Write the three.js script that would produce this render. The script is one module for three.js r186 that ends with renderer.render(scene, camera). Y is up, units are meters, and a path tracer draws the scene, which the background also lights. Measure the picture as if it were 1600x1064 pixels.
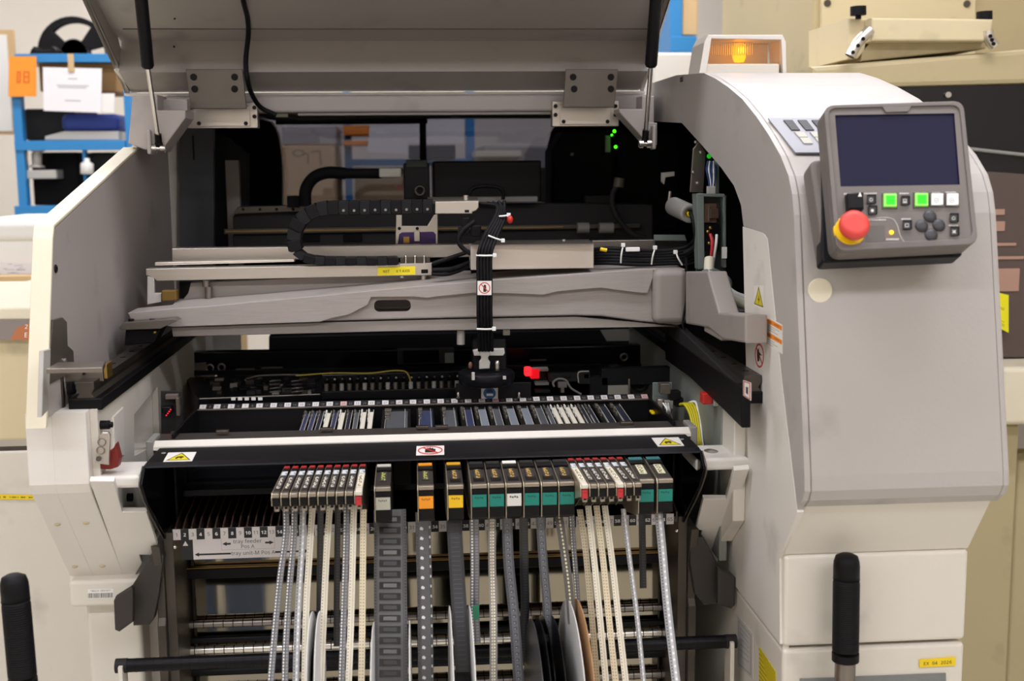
import * as THREE from 'three';
import { RoundedBoxGeometry } from 'three/addons/geometries/RoundedBoxGeometry.js';
import { RectAreaLightUniformsLib } from 'three/addons/lights/RectAreaLightUniformsLib.js';
import { mergeGeometries } from 'three/addons/utils/BufferGeometryUtils.js';

// ---------------------------------------------------------------- camera, lights, exposure
const scene = new THREE.Scene();
const renderer = new THREE.WebGLRenderer({ antialias: true });
renderer.toneMapping = THREE.LinearToneMapping;
renderer.toneMappingExposure = 1.28;
renderer.shadowMap.enabled = true;
RectAreaLightUniformsLib.init();

const FPX = 1900, CX = 800, CY = 532;                       // focal length in pixels of the 1600x1064 frame
const EYE = new THREE.Vector3(0, 1.5, 1.73);
const yaw = Math.atan(150 / FPX), pitch = Math.atan(270 / FPX), roll = -0.009;
const FWD = new THREE.Vector3(Math.sin(yaw) * Math.cos(pitch), -Math.sin(pitch), -Math.cos(yaw) * Math.cos(pitch));
const R0 = new THREE.Vector3().crossVectors(FWD, new THREE.Vector3(0, 1, 0)).normalize();
const U0 = new THREE.Vector3().crossVectors(R0, FWD);
const RIGHT = R0.clone().multiplyScalar(Math.cos(roll)).addScaledVector(U0, Math.sin(roll));
const UP = U0.clone().multiplyScalar(Math.cos(roll)).addScaledVector(R0, -Math.sin(roll));
const camera = new THREE.PerspectiveCamera(2 * Math.atan(CY / FPX) * 180 / Math.PI, 1600 / 1064, 0.05, 60);
camera.position.copy(EYE); camera.up.copy(UP); camera.lookAt(EYE.clone().add(FWD));
camera.focus = 1.85; camera.userData.fStop = 5.0;
scene.add(camera);

const CEILING = 3.1;
const LAMP_COLOUR = 0xf6f6ff, LAMP_POWER = 13;
const ceilingLamps = [];
for (const [z, xs] of [[-3.4, [-2.7, -0.9, 0.9, 2.7]], [-1.5, [-0.9, 0.9]], [0.4, [-0.9, 0.9]], [2.4, [-2.4, -0.9, 0.9, 2.4]]]) for (const x of xs) ceilingLamps.push([x, z]);
for (const [x, z] of ceilingLamps) {
  const l = new THREE.RectAreaLight(LAMP_COLOUR, LAMP_POWER, 1.2, 0.3);
  l.position.set(x, CEILING - 0.075, z); l.lookAt(x, 0, z); scene.add(l);
}
scene.background = new THREE.Color(0x000000);

// ---------------------------------------------------------------- helpers
const V = (x, y, z) => new THREE.Vector3(x, y, z);
const dirOf = (px, py) => FWD.clone().addScaledVector(RIGHT, (px - CX) / FPX).addScaledVector(UP, -(py - CY) / FPX);
const cast = (px, py, axis, v) => { const d = dirOf(px, py); return EYE.clone().addScaledVector(d, (v - EYE[axis]) / d[axis]); };
const pX = (px, py, v) => cast(px, py, 'x', v), pY = (px, py, v) => cast(px, py, 'y', v), pZ = (px, py, v) => cast(px, py, 'z', v);
let seed = 7; const rnd = () => { seed = (seed * 1664525 + 1013904223) >>> 0; return seed / 4294967296; };
const taken = new Map();
function numbered(n) { const k = taken.get(n) || 0; taken.set(n, k + 1); return k ? `${n}_${String(k).padStart(3, '0')}` : n; }

function boxUV(g) {                                          // texture coordinates in metres, from the dominant direction of each face
  if (g.index) g = g.toNonIndexed();
  const p = g.attributes.position, uv = new Float32Array(p.count * 2), a = V(), b = V(), c = V(), n = V();
  for (let i = 0; i < p.count; i += 3) {
    a.fromBufferAttribute(p, i); b.fromBufferAttribute(p, i + 1); c.fromBufferAttribute(p, i + 2);
    n.copy(b).sub(a).cross(c.clone().sub(a));
    const ax = Math.abs(n.x), ay = Math.abs(n.y), az = Math.abs(n.z);
    for (const [k, q] of [a, b, c].entries()) {
      const [u, v] = ax >= ay && ax >= az ? [q.z, q.y] : ay >= az ? [q.x, q.z] : [q.x, q.y];
      uv[(i + k) * 2] = u; uv[(i + k) * 2 + 1] = v;
    }
  }
  g.setAttribute('uv', new THREE.BufferAttribute(uv, 2));
  return g;
}
function rbox(x0, x1, y0, y1, z0, z1, r = 0.002) {
  const w = Math.abs(x1 - x0), h = Math.abs(y1 - y0), d = Math.abs(z1 - z0);
  const g = new RoundedBoxGeometry(w, h, d, r > 0.006 ? 4 : 2, Math.min(r, w * 0.45, h * 0.45, d * 0.45));
  g.translate((x0 + x1) / 2, (y0 + y1) / 2, (z0 + z1) / 2);
  return g;
}
const M4 = new THREE.Matrix4();
function prism(poly, axis, a0, a1, bevel = 0.001, holes = [], seg = 2) {   // poly: [x,y] for z, [z,y] for x, [x,z] for y
  const map = axis === 'z' ? ([u, v]) => [u, v] : axis === 'x' ? ([z, y]) => [-z, y] : ([x, z]) => [x, -z];
  const mk = (q, C) => { const s = new C(); q.map(map).forEach(([u, v], i) => i ? s.lineTo(u, v) : s.moveTo(u, v)); s.closePath(); return s; };
  const sh = mk(poly, THREE.Shape); for (const h of holes) sh.holes.push(mk(h, THREE.Path));
  const lo = Math.min(a0, a1), d = Math.abs(a1 - a0); const b = Math.min(bevel, d * 0.45);
  const g = new THREE.ExtrudeGeometry(sh, { depth: d - 2 * b, bevelEnabled: b > 0, bevelThickness: b, bevelSize: b, bevelOffset: -b, bevelSegments: seg, curveSegments: 8 });
  g.translate(0, 0, b + lo);
  if (axis === 'x') g.applyMatrix4(M4.set(0, 0, 1, 0, 0, 1, 0, 0, -1, 0, 0, 0, 0, 0, 0, 1));
  if (axis === 'y') g.applyMatrix4(M4.set(1, 0, 0, 0, 0, 0, 1, 0, 0, -1, 0, 0, 0, 0, 0, 1));
  return g;
}
const pixZ = (pts, z) => pts.map(([x, y]) => { const p = pZ(x, y, z); return [p.x, p.y]; });
const pixX = (pts, v) => pts.map(([x, y]) => { const p = pX(x, y, v); return [p.z, p.y]; });
const pixY = (pts, v) => pts.map(([x, y]) => { const p = pY(x, y, v); return [p.x, p.z]; });
const slabZ = (pts, z, th, b = 0.001) => prism(pixZ(pts, z), 'z', z - th, z, b);       // outline from the photo on the plane z, thickness to the back
const boxZ = (x0, y0, x1, y1, z, th, b = 0.0015) => { const [p, q] = pixZ([[x0, y0], [x1, y1]], z); return rbox(p[0], q[0], q[1], p[1], z - th, z, b); };
function cyl(a, b, r1, r2 = r1, seg = 20) {
  const d = b.clone().sub(a), g = new THREE.CylinderGeometry(r2, r1, d.length(), seg);
  g.applyQuaternion(new THREE.Quaternion().setFromUnitVectors(V(0, 1, 0), d.normalize()));
  const m = a.clone().add(b).multiplyScalar(0.5); g.translate(m.x, m.y, m.z); return g;
}
function lathe(a, b, prof, seg = 28) {                       // prof: [radius, distance along a->b]
  const d = b.clone().sub(a).normalize(), g = new THREE.LatheGeometry(prof.map(([r, t]) => new THREE.Vector2(r, t)), seg);
  g.applyQuaternion(new THREE.Quaternion().setFromUnitVectors(V(0, 1, 0), d)); g.translate(a.x, a.y, a.z); return g;
}
const tube = (pts, r, n = 40, seg = 10) => new THREE.TubeGeometry(new THREE.CatmullRomCurve3(pts), n, r, seg, false);
const ball = (p, r, sx = 1, sy = 1, sz = 1) => { const g = new THREE.SphereGeometry(r, 18, 12); g.scale(sx, sy, sz); g.translate(p.x, p.y, p.z); return g; };
const torus = (p, R, r, n = V(0, 0, 1)) => { const g = new THREE.TorusGeometry(R, r, 10, 32); g.applyQuaternion(new THREE.Quaternion().setFromUnitVectors(V(0, 0, 1), n)); g.translate(p.x, p.y, p.z); return g; };
const joinGeo = (list) => mergeGeometries(list.map((g) => { const q = boxUV(g); for (const k of Object.keys(q.attributes)) if (!['position', 'normal', 'uv'].includes(k)) q.deleteAttribute(k); return q; }));
function slab(a, b, c, d, th) {                              // a..d: top left, top right, bottom right, bottom left of the printed face; thickness behind it
  const n = b.clone().sub(a).cross(d.clone().sub(a)).normalize();           // points into the sheet's back
  const P = [a, b, c, d], Q = P.map((p) => p.clone().addScaledVector(n, th)), pos = [], uv = [], U = [[0, 1], [1, 1], [1, 0], [0, 0]];
  const tri = (list) => { for (const [p, t] of list) { pos.push(p.x, p.y, p.z); uv.push(...t); } };
  const E = [0.002, 0.5];
  tri([[P[0], U[0]], [P[3], U[3]], [P[2], U[2]], [P[0], U[0]], [P[2], U[2]], [P[1], U[1]]]);
  tri([[Q[0], E], [Q[2], E], [Q[3], E], [Q[0], E], [Q[1], E], [Q[2], E]]);
  for (let i = 0; i < 4; i++) { const j = (i + 1) % 4; tri([[P[i], E], [P[j], E], [Q[j], E], [P[i], E], [Q[j], E], [Q[i], E]]); }
  const g = new THREE.BufferGeometry();
  g.setAttribute('position', new THREE.Float32BufferAttribute(pos, 3)); g.setAttribute('uv', new THREE.Float32BufferAttribute(uv, 2));
  g.computeVertexNormals(); g.userData.keepUV = true; return g;
}
const slabPix = (q, axis, v, th) => slab(...q.map(([x, y]) => cast(x, y, axis, v)), th);
function ribbon(pts, w, th, n = 60, side = V(1, 0, 0)) {     // a strip of width w along a path; u across 0..1, v along in metres
  const c = new THREE.CatmullRomCurve3(pts), L = c.getLength(), pos = [], uv = [], idx = [];
  for (let i = 0; i <= n; i++) {
    const p = c.getPointAt(i / n), t = c.getTangentAt(i / n), nn = side.clone().cross(t).normalize().multiplyScalar(-1);
    if (nn.z < 0) nn.multiplyScalar(-1);
    const s = side.clone().multiplyScalar(w / 2), v = i / n * L;
    for (const [a, b, u] of [[-1, 0, 0], [1, 0, 1], [1, -1, 1], [-1, -1, 0]]) {
      const q = p.clone().addScaledVector(s, a).addScaledVector(nn, b * th); pos.push(q.x, q.y, q.z); uv.push(u, v);
    }
    if (i) { const o = (i - 1) * 4; for (let k = 0; k < 4; k++) { const a = o + k, b = o + (k + 1) % 4; idx.push(a, a + 4, b, b, a + 4, b + 4); } }
  }
  idx.push(0, 1, 2, 0, 2, 3); const e = n * 4; idx.push(e, e + 2, e + 1, e, e + 3, e + 2);
  let g = new THREE.BufferGeometry();
  g.setAttribute('position', new THREE.Float32BufferAttribute(pos, 3)); g.setAttribute('uv', new THREE.Float32BufferAttribute(uv, 2)); g.setIndex(idx);
  g = g.toNonIndexed(); g.computeVertexNormals(); g.userData.keepUV = true; return g;
}
const groups = [];
function thing(name, label, category, group, kind) {
  const o = new THREE.Group(); o.name = numbered(name); o.userData = { label, category };
  if (group) o.userData.group = group; if (kind) { o.userData.kind = kind; }
  scene.add(o); groups.push(o); return o;
}
function part(parent, name, geo, mat, label) {
  if (Array.isArray(geo)) geo = joinGeo(geo); else if (!geo.userData.keepUV) geo = boxUV(geo);
  const m = new THREE.Mesh(geo, mat); m.name = name; m.castShadow = m.receiveShadow = true;
  if (label) m.userData.label = label;
  parent.add(m); return m;
}
function solo(name, geo, mat, label, category, group, kind) {   // a thing that is one mesh
  if (Array.isArray(geo)) geo = joinGeo(geo); else if (!geo.userData.keepUV) geo = boxUV(geo);
  geo.computeBoundingBox(); const b = geo.boundingBox, c = V((b.min.x + b.max.x) / 2, b.min.y, (b.min.z + b.max.z) / 2);
  geo.translate(-c.x, -c.y, -c.z);
  const m = new THREE.Mesh(geo, mat); m.position.copy(c); m.name = numbered(name); m.castShadow = m.receiveShadow = true;
  m.userData = kind === 'structure' ? { kind, label } : { label, category }; if (group) m.userData.group = group; if (kind) m.userData.kind = kind;
  scene.add(m); return m;
}
function finishGroups() {
  for (const o of groups) {
    if (o.userData.placed) { delete o.userData.placed; continue; }
    const b = new THREE.Box3().setFromObject(o), c = V((b.min.x + b.max.x) / 2, b.min.y, (b.min.z + b.max.z) / 2);
    o.position.add(c); for (const ch of o.children) ch.position.sub(c);
  }
}

// ---------------------------------------------------------------- materials
function dataTex(n, fn, rep, srgb) {
  const d = new Uint8Array(n * n * 4);
  for (let y = 0; y < n; y++) for (let x = 0; x < n; x++) { const c = fn(x / n, y / n); const o = (y * n + x) * 4; const a = Array.isArray(c) ? c : [c, c, c]; for (let k = 0; k < 3; k++) d[o + k] = Math.max(0, Math.min(255, a[k] * 255)); d[o + 3] = 255; }
  const t = new THREE.DataTexture(d, n, n); t.wrapS = t.wrapT = THREE.RepeatWrapping; t.magFilter = THREE.LinearFilter; t.minFilter = THREE.LinearMipmapLinearFilter; t.generateMipmaps = true;
  if (rep) t.repeat.set(...rep); if (srgb) t.colorSpace = THREE.SRGBColorSpace; t.needsUpdate = true; return t;
}
const lat = []; for (let i = 0; i < 4096; i++) lat.push(rnd());
const lv = (x, y, p) => lat[((((y % p) + p) % p) * 67 + (((x % p) + p) % p) * 3) & 4095];
function vnoise(x, y, p) { const xi = Math.floor(x), yi = Math.floor(y), f = x - xi, g = y - yi, s = f * f * (3 - 2 * f), t = g * g * (3 - 2 * g); return (lv(xi, yi, p) * (1 - s) + lv(xi + 1, yi, p) * s) * (1 - t) + (lv(xi, yi + 1, p) * (1 - s) + lv(xi + 1, yi + 1, p) * s) * t; }
const fbm = (u, v, p, o = 4) => { let s = 0, a = 0.5, q = p; for (let i = 0; i < o; i++) { s += a * vnoise(u * q, v * q, q); a /= 2; q *= 2; } return s / (1 - Math.pow(0.5, o)); };
const texPeel = dataTex(256, (u, v) => fbm(u, v, 32, 3), [8, 8]);                          // powder-coat grain, 12 cm tile
const texBlotch = dataTex(256, (u, v) => { const n = fbm(u, v, 4, 5); return 0.86 + 0.14 * n; }, [1.6, 1.6]);
const texBrush = dataTex(256, (u, v) => 0.4 + 0.35 * fbm(u * 0.05, v, 64, 3) + 0.25 * vnoise(u * 6, v * 128, 128), [3, 12]);
const texScuff = dataTex(512, (u, v) => { const a = fbm(u, v, 5, 5), b = fbm(u + 0.37, v + 0.11, 16, 4); const c = 0.90 + 0.10 * a - (b > 0.66 ? (b - 0.66) * 0.9 : 0); return [c, c * 0.995, c * 0.985]; }, [0.9, 0.9]);
const std = (o) => new THREE.MeshStandardMaterial(o);
const paint = (c, r = 0.45, extra = {}) => std({ color: c, roughness: r, metalness: 0, map: texScuff, bumpMap: texPeel, bumpScale: 0.00012, ...extra });
const plain = (c, r = 0.5, m = 0, extra = {}) => std({ color: c, roughness: r, metalness: m, ...extra });
const ink = (c, r = 0.5, m = 0) => new THREE.MeshPhysicalMaterial({ color: c, roughness: r, metalness: m, specularIntensity: 0.35 });
const metal = (c, r = 0.35, extra = {}) => std({ color: c, roughness: r, metalness: 0.9, bumpMap: texBrush, bumpScale: 0.00006, ...extra });
const M = {
  white: paint(0xece7df, 0.42), offWhite: paint(0xe6e0d4, 0.45), silver: paint(0xb9b3ae, 0.4), silverDark: paint(0xa39e9a, 0.42),
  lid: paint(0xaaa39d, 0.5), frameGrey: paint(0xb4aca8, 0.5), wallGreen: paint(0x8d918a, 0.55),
  cream: paint(0xe2d3ac, 0.5), creamPale: paint(0xefe6cd, 0.5), creamDark: paint(0xc3b48c, 0.5),
  casting: paint(0x9a928c, 0.55), castDark: paint(0x726a66, 0.5),
  alu: metal(0xc9c2ba, 0.36), aluBright: metal(0xe8e2d8, 0.3), steel: metal(0x8e867f, 0.35), steelDark: metal(0x5c564f, 0.42), chrome: plain(0xe6e2dc, 0.12, 1),
  mirror: std({ color: 0xb9b2a2, roughness: 0.07, metalness: 1 }), brass: metal(0xa98a4a, 0.35), plateGrey: plain(0x6b655d, 0.42, 0.55),
  black: ink(0x121114, 0.38), blackMatte: ink(0x0d0c0e, 0.75), blackGloss: ink(0x0b0a0d, 0.18), blackMetal: ink(0x151416, 0.4, 0.2), rubber: ink(0x121113, 0.55), darkGrey: ink(0x2c2b2b, 0.55), darkPanel: ink(0x1f1f20, 0.6), trolleySteel: plain(0x4f4840, 0.42, 0.4),
  greyPlastic: paint(0x726b66, 0.5), greyMid: plain(0x8b8984, 0.5), greyLight: plain(0xb9b6af, 0.5), greenGrey: plain(0x6e7772, 0.5),
  red: plain(0xc2281f, 0.4), redSoft: plain(0xe0473f, 0.45), yellow: plain(0xf0c800, 0.45), orange: plain(0xf08a1d, 0.5), teal: plain(0x0f7d70, 0.5), blue: plain(0x2f86c4, 0.45), blueDark: plain(0x24365e, 0.6), navy: plain(0x253a86, 0.7), purple: plain(0x4a2a6d, 0.5),
  paperWhite: plain(0xf0eee9, 0.8), tagWhite: plain(0xdfddd6, 0.6), tagGrey: plain(0xb6b4a8, 0.6), card: plain(0xb58d5c, 0.85), cardPale: plain(0xd0b184, 0.85), kraft: plain(0xb98f63, 0.8), orangePaper: plain(0xf59a2e, 0.8), brownBreaker: plain(0x5b4234, 0.5), terminalCream: plain(0xd8cfb4, 0.5), cableCream: plain(0xe3dcc4, 0.5), cableYellow: plain(0xd3c51b, 0.45), ptfe: plain(0xeeeeea, 0.4), wireRed: plain(0xc3303a, 0.45), wireBlue: plain(0x27417c, 0.45),
  reelWhite: plain(0xe6e4e0, 0.45), reelClear: std({ color: 0xd9dade, roughness: 0.25, metalness: 0 }),
};
function canvasTex(w, h, draw) {
  const c = document.createElement('canvas'); c.width = w; c.height = h; const g = c.getContext('2d'); draw(g, w, h);
  const t = new THREE.CanvasTexture(c); t.colorSpace = THREE.SRGBColorSpace; t.anisotropy = 8; return t;
}
const printed = (w, h, draw, rough = 0.5) => std({ map: canvasTex(w, h, draw), roughness: rough });
const fill = (g, c, x, y, w, h) => { g.fillStyle = c; g.fillRect(x, y, w, h); };
const polyFill = (g, c, pts) => { g.fillStyle = c; g.beginPath(); pts.forEach(([x, y], i) => i ? g.lineTo(x, y) : g.moveTo(x, y)); g.closePath(); g.fill(); };
const text = (g, s, x, y, font, c = '#222', align = 'center') => { g.font = font; g.fillStyle = c; g.textAlign = align; g.textBaseline = 'middle'; g.fillText(s, x, y); };

// ---------------------------------------------------------------- the room
const texFloor = dataTex(512, (u, v) => { const a = fbm(u, v, 6, 5), b = fbm(u + 0.5, v + 0.2, 40, 3); const c = 0.90 + 0.07 * a + 0.05 * b; return [c, c * 0.985, c * 0.94]; }, [0.4, 0.4]);
const texWall = dataTex(256, (u, v) => { const c = 0.94 + 0.06 * fbm(u, v, 8, 4); return c; }, [0.5, 0.5]);
M.floor = std({ color: 0xd9d7cf, roughness: 0.35, map: texFloor });
M.wall = std({ color: 0xd9d1c4, roughness: 0.9, map: texWall });
M.wallGrey = std({ color: 0xa39a92, roughness: 0.9, map: texWall });
M.ceiling = std({ color: 0xe9e6df, roughness: 0.95, map: texWall });
const RX0 = -4.2, RX1 = 4.2, RZ0 = -4.6, RZ1 = 3.6;
solo('floor', rbox(RX0 - 0.1, RX1 + 0.1, -0.1, 0, RZ0 - 0.1, RZ1 + 0.1, 0), M.floor, 'pale cream factory floor', null, null, 'structure');
solo('ceiling', rbox(RX0 - 0.1, RX1 + 0.1, CEILING, CEILING + 0.1, RZ0 - 0.1, RZ1 + 0.1, 0), M.ceiling, 'white ceiling with light panels', null, null, 'structure');
solo('wall_back', rbox(RX0 - 0.1, RX1 + 0.1, 0, CEILING, RZ0 - 0.1, RZ0, 0), M.wall, 'cream wall behind the machines', null, null, 'structure');
solo('wall_left', rbox(RX0 - 0.1, RX0, 0, CEILING, RZ0, RZ1, 0), M.wall, 'cream side wall', null, null, 'structure');
solo('wall_right', rbox(RX1, RX1 + 0.1, 0, CEILING, RZ0, RZ1, 0), M.wall, 'cream side wall', null, null, 'structure');
solo('wall_front', rbox(RX0 - 0.1, RX1 + 0.1, 0, CEILING, RZ1, RZ1 + 0.1, 0), M.wall, 'cream wall facing the machine', null, null, 'structure');
solo('wall_partition', rbox(pZ(1172, 50, -4.0).x, RX1, 0, CEILING, -4.12, -4.0, 0), M.wallGrey, 'grey beige partition wall', null, null, 'structure');
M.lampGlow = std({ color: 0xffffff, emissive: LAMP_COLOUR, emissiveIntensity: 3.0, roughness: 0.6 });
for (const [x, z] of ceilingLamps) {
  const t = thing('ceiling_light', 'long white light panel on the ceiling', 'ceiling light', 'ceiling light panels');
  part(t, 'housing', rbox(x - 0.63, x + 0.63, CEILING - 0.045, CEILING, z - 0.18, z + 0.18, 0.004), M.ceiling);
  part(t, 'diffuser', rbox(x - 0.6, x + 0.6, CEILING - 0.06, CEILING - 0.045, z - 0.15, z + 0.15, 0.003), M.lampGlow);
}
// ---------------------------------------------------------------- blue racks behind the machine
const boxPix = (t, n, x0, y0, x1, y1, z, th, m, b) => part(t, n, boxZ(x0, y0, x1, y1, z, th, b), m);
{ // rack on the side of the tall side cover
  const t = thing('storage_rack', 'bright blue steel storage rack with an orange tag hanging on it', 'rack');
  const z = -2.3;
  const post = (x0, x1, y) => { const [p, q] = pixZ([[x0, y], [x1, y]], z); part(t, 'upright', rbox(p[0], q[0], 0, p[1], z - 0.04, z, 0.002), M.blue); };
  post(14, 28, 92); post(188, 199, 60);
  for (const [y0, y1] of [[84, 97], [220, 234], [322, 337]]) {
    boxPix(t, 'beam', 22, y0, 196, y1, z + 0.006, 0.035, M.blue);
    const p = pZ(22, y0, z), q = pZ(196, y0, z);
    part(t, 'shelf', rbox(p.x, q.x, p.y - 0.022, p.y - 0.004, z - 0.5, z - 0.036, 0.001), M.greyLight);
  }
  boxPix(t, 'divider', 128, 234, 138, 322, z - 0.01, 0.03, M.blue);
  const ink = printed(128, 180, (g, w, h) => { fill(g, '#f39a32', 0, 0, w, h); g.lineWidth = 7; g.strokeStyle = '#e0631f'; g.strokeRect(40, 70, 12, 46); g.strokeRect(70, 70, 22, 46); g.beginPath(); g.moveTo(70, 92); g.lineTo(92, 92); g.stroke(); }, 0.8);
  part(solo0('hanging_tag', 'orange paper tag hanging on the blue rack', 'tag'), 'sheet', slabPix([[14, 88], [57, 88], [57, 151], [13, 151]], 'z', z + 0.02, 0.001), ink);
  const note = printed(256, 180, (g, w, h) => { fill(g, '#f2eff0', 0, 0, w, h); for (const [y, a, b] of [[42, 110, 150], [70, 60, 200], [78, 66, 190], [132, 95, 165]]) fill(g, '#b9b7bd', a, y, b - a, 5); }, 0.8);
  const s1 = thing('paper_notice', 'white printed sheet clipped to the blue rack shelf', 'paper');
  part(s1, 'sheet', slabPix([[67, 105], [159, 107], [158, 176], [68, 173]], 'z', z + 0.03, 0.001), note);
  part(s1, 'clip', boxZ(105, 84, 116, 112, z + 0.035, 0.005, 0.001), M.cardPale);
  solo('paper_sheet', slabPix([[150, 146], [179, 146], [178, 176], [150, 174]], 'z', z + 0.026, 0.001), M.paperWhite, 'small blank sheet behind the printed notice', 'paper');
  solo('cardboard_box', boxZ(60, 99, 182, 143, z - 0.06, 0.3, 0.004), M.card, 'brown cardboard box on the upper rack shelf', 'box');
  solo('storage_bin', boxZ(38, 170, 120, 219, z - 0.1, 0.3, 0.006), M.darkPanel, 'black plastic bin on the middle rack shelf', 'bin');
  solo('folded_cloth', boxZ(94, 178, 186, 206, z - 0.02, 0.25, 0.02), M.navy, 'dark blue padded bag lying on the middle rack shelf', 'bag');
  solo('foam_sheet', slabZ([[70, 213], [100, 205], [186, 205], [186, 219], [70, 219]], z - 0.01, 0.25, 0.003), M.greyLight, 'grey foam sheet under the dark blue bag', 'sheet');
  // lower shelf contents
  solo('storage_bin', boxZ(48, 238, 126, 320, z - 0.1, 0.3, 0.006), M.blackMatte, 'black bin on the lowest rack shelf', 'bin');
  solo('parts_tray', boxZ(30, 266, 88, 279, z - 0.02, 0.2, 0.003), M.greyLight, 'pale grey parts tray on the lowest rack shelf', 'tray');
  solo('storage_bin', boxZ(140, 238, 184, 320, z - 0.05, 0.3, 0.006), M.darkPanel, 'dark grey bin beside the black bin on the lowest shelf', 'bin');
  solo('parts_jar', cyl(pZ(36, 258, z - 0.03), pZ(36, 238, z - 0.03), 0.015), M.creamPale, 'small cream jar under the middle rack shelf', 'jar');
  solo('spool_of_wire', lathe(pZ(58, 262, z - 0.04), pZ(58, 232, z - 0.04), [[0, 0], [0.024, 0], [0.024, 0.006], [0.014, 0.01], [0.014, 0.05], [0.024, 0.054], [0.024, 0.062], [0, 0.062]]), M.greyLight, 'grey spool standing on the lowest rack shelf', 'spool');
  solo('white_bottle', lathe(pZ(136, 262, z + 0.0), pZ(136, 252, z + 0.0), [[0, -0.02], [0.02, -0.02], [0.02, 0.012], [0.008, 0.02], [0.008, 0.03], [0, 0.03]]), M.paperWhite, 'small white bottle by the blue shelf divider', 'bottle');
  // black reel on top of the rack
  const r = thing('tape_reel', 'black plastic tape reel standing on the top rack shelf', 'reel', null);
  const c = pZ(116, 92, z - 0.2), ring = (R, a0, a1, n) => Array.from({ length: n + 1 }, (_, i) => { const a = a0 + (a1 - a0) * i / n; return [c.x + R * Math.cos(a), c.y + 0.02 + R * Math.sin(a)]; });
  const holes = [0, 1, 2].map((k) => { const a = 0.95 + k * Math.PI * 2 / 3; return [...ring(0.1, a, a + 1.4, 12), ...ring(0.045, a + 1.4, a, 8)]; });
  for (const dz of [0, -0.05]) part(r, 'flange', prism(ring(0.118, 0, Math.PI * 2, 40).slice(0, -1), 'z', c.z + dz - 0.003, c.z + dz, 0.0005, holes), M.black);
  part(r, 'hub', cyl(V(c.x, c.y + 0.02, c.z - 0.05), V(c.x, c.y + 0.02, c.z), 0.042), M.blueDark);
  solo('tool_rest', slabZ([[46, 84], [48, 78], [53, 72], [56, 78], [78, 78], [82, 72], [88, 78], [90, 84]], z - 0.05, 0.08, 0.002), M.black, 'small black tool rest on the top rack shelf', 'tool');
  // notice board on the far side
  const nb = thing('notice_board', 'pale notice board in a brown frame beside the blue rack', 'notice board');
  boxPix(nb, 'frame', -30, 46, 31, 210, z - 0.3, 0.02, M.cardPale, 0.003);
  boxPix(nb, 'sheet', -30, 54, 20, 205, z - 0.295, 0.01, M.paperWhite, 0.001);
  solo('wall_sign', boxZ(151, 8, 185, 52, -3.6, 0.01, 0.002), printed(64, 64, (g, w, h) => { fill(g, '#6ea3dc', 0, 0, w, h); fill(g, '#e9eef5', 0, 52, w, 12); }), 'blue and white sign beside the raised lid', 'sign');
}
function solo0(name, label, category) { return thing(name, label, category); }
{ // white boxes and office machine on the bench beside the rack
  const z = -1.35;
  const b = thing('workbench', 'cream bench carrying white cartons behind the side cover', 'bench');
  boxPix(b, 'bench_top', -60, 432, 95, 445, z + 0.05, 0.6, M.cardPale, 0.004);
  boxPix(b, 'front_panel', -60, 446, 95, 900, z + 0.02, 0.5, M.creamDark, 0.004);
  part(b, 'lower_shelf', (() => { const [p, q] = pixZ([[-60, 490], [80, 499]], z + 0.36); return rbox(p[0], q[0], q[1], p[1], z + 0.02, z + 0.38, 0.002); })(), M.creamPale);
  const lid = thing('carton', 'large white carton with a lifted lid on the bench', 'carton');
  boxPix(lid, 'body', -50, 372, 84, 427, z, 0.4, M.paperWhite, 0.006);
  boxPix(lid, 'lid', -54, 344, 88, 378, z + 0.01, 0.42, M.paperWhite, 0.02);
  part(lid, 'shipping_label', slabPix([[0, 410], [50, 411], [50, 431], [0, 430]], 'z', z + 0.002, 0.001), printed(128, 64, (g, w, h) => { fill(g, '#e7e6ea', 0, 0, w, h); for (let i = 0; i < 14; i++) fill(g, '#9d9ca6', 6 + rnd() * 70, 6 + rnd() * 50, 8 + rnd() * 34, 2); }));
  const pr = thing('label_printer', 'rounded white label printer with black base in front of the carton', 'printer');
  part(pr, 'cover', slabZ([[11, 472], [12, 458], [20, 449], [36, 441], [60, 436], [72, 440], [72, 472]], z + 0.35, 0.25, 0.012), M.white);
  part(pr, 'base', boxZ(11, 472, 72, 486, z + 0.348, 0.25, 0.003), M.black);
  solo('document_holder', slabZ([[-20, 490], [-14, 468], [8, 462], [15, 487], [12, 489], [5, 470], [-8, 474], [-12, 490]], z + 0.5, 0.02, 0.001), M.creamPale, 'cream bent bracket beside the label printer', 'bracket');
}
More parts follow.
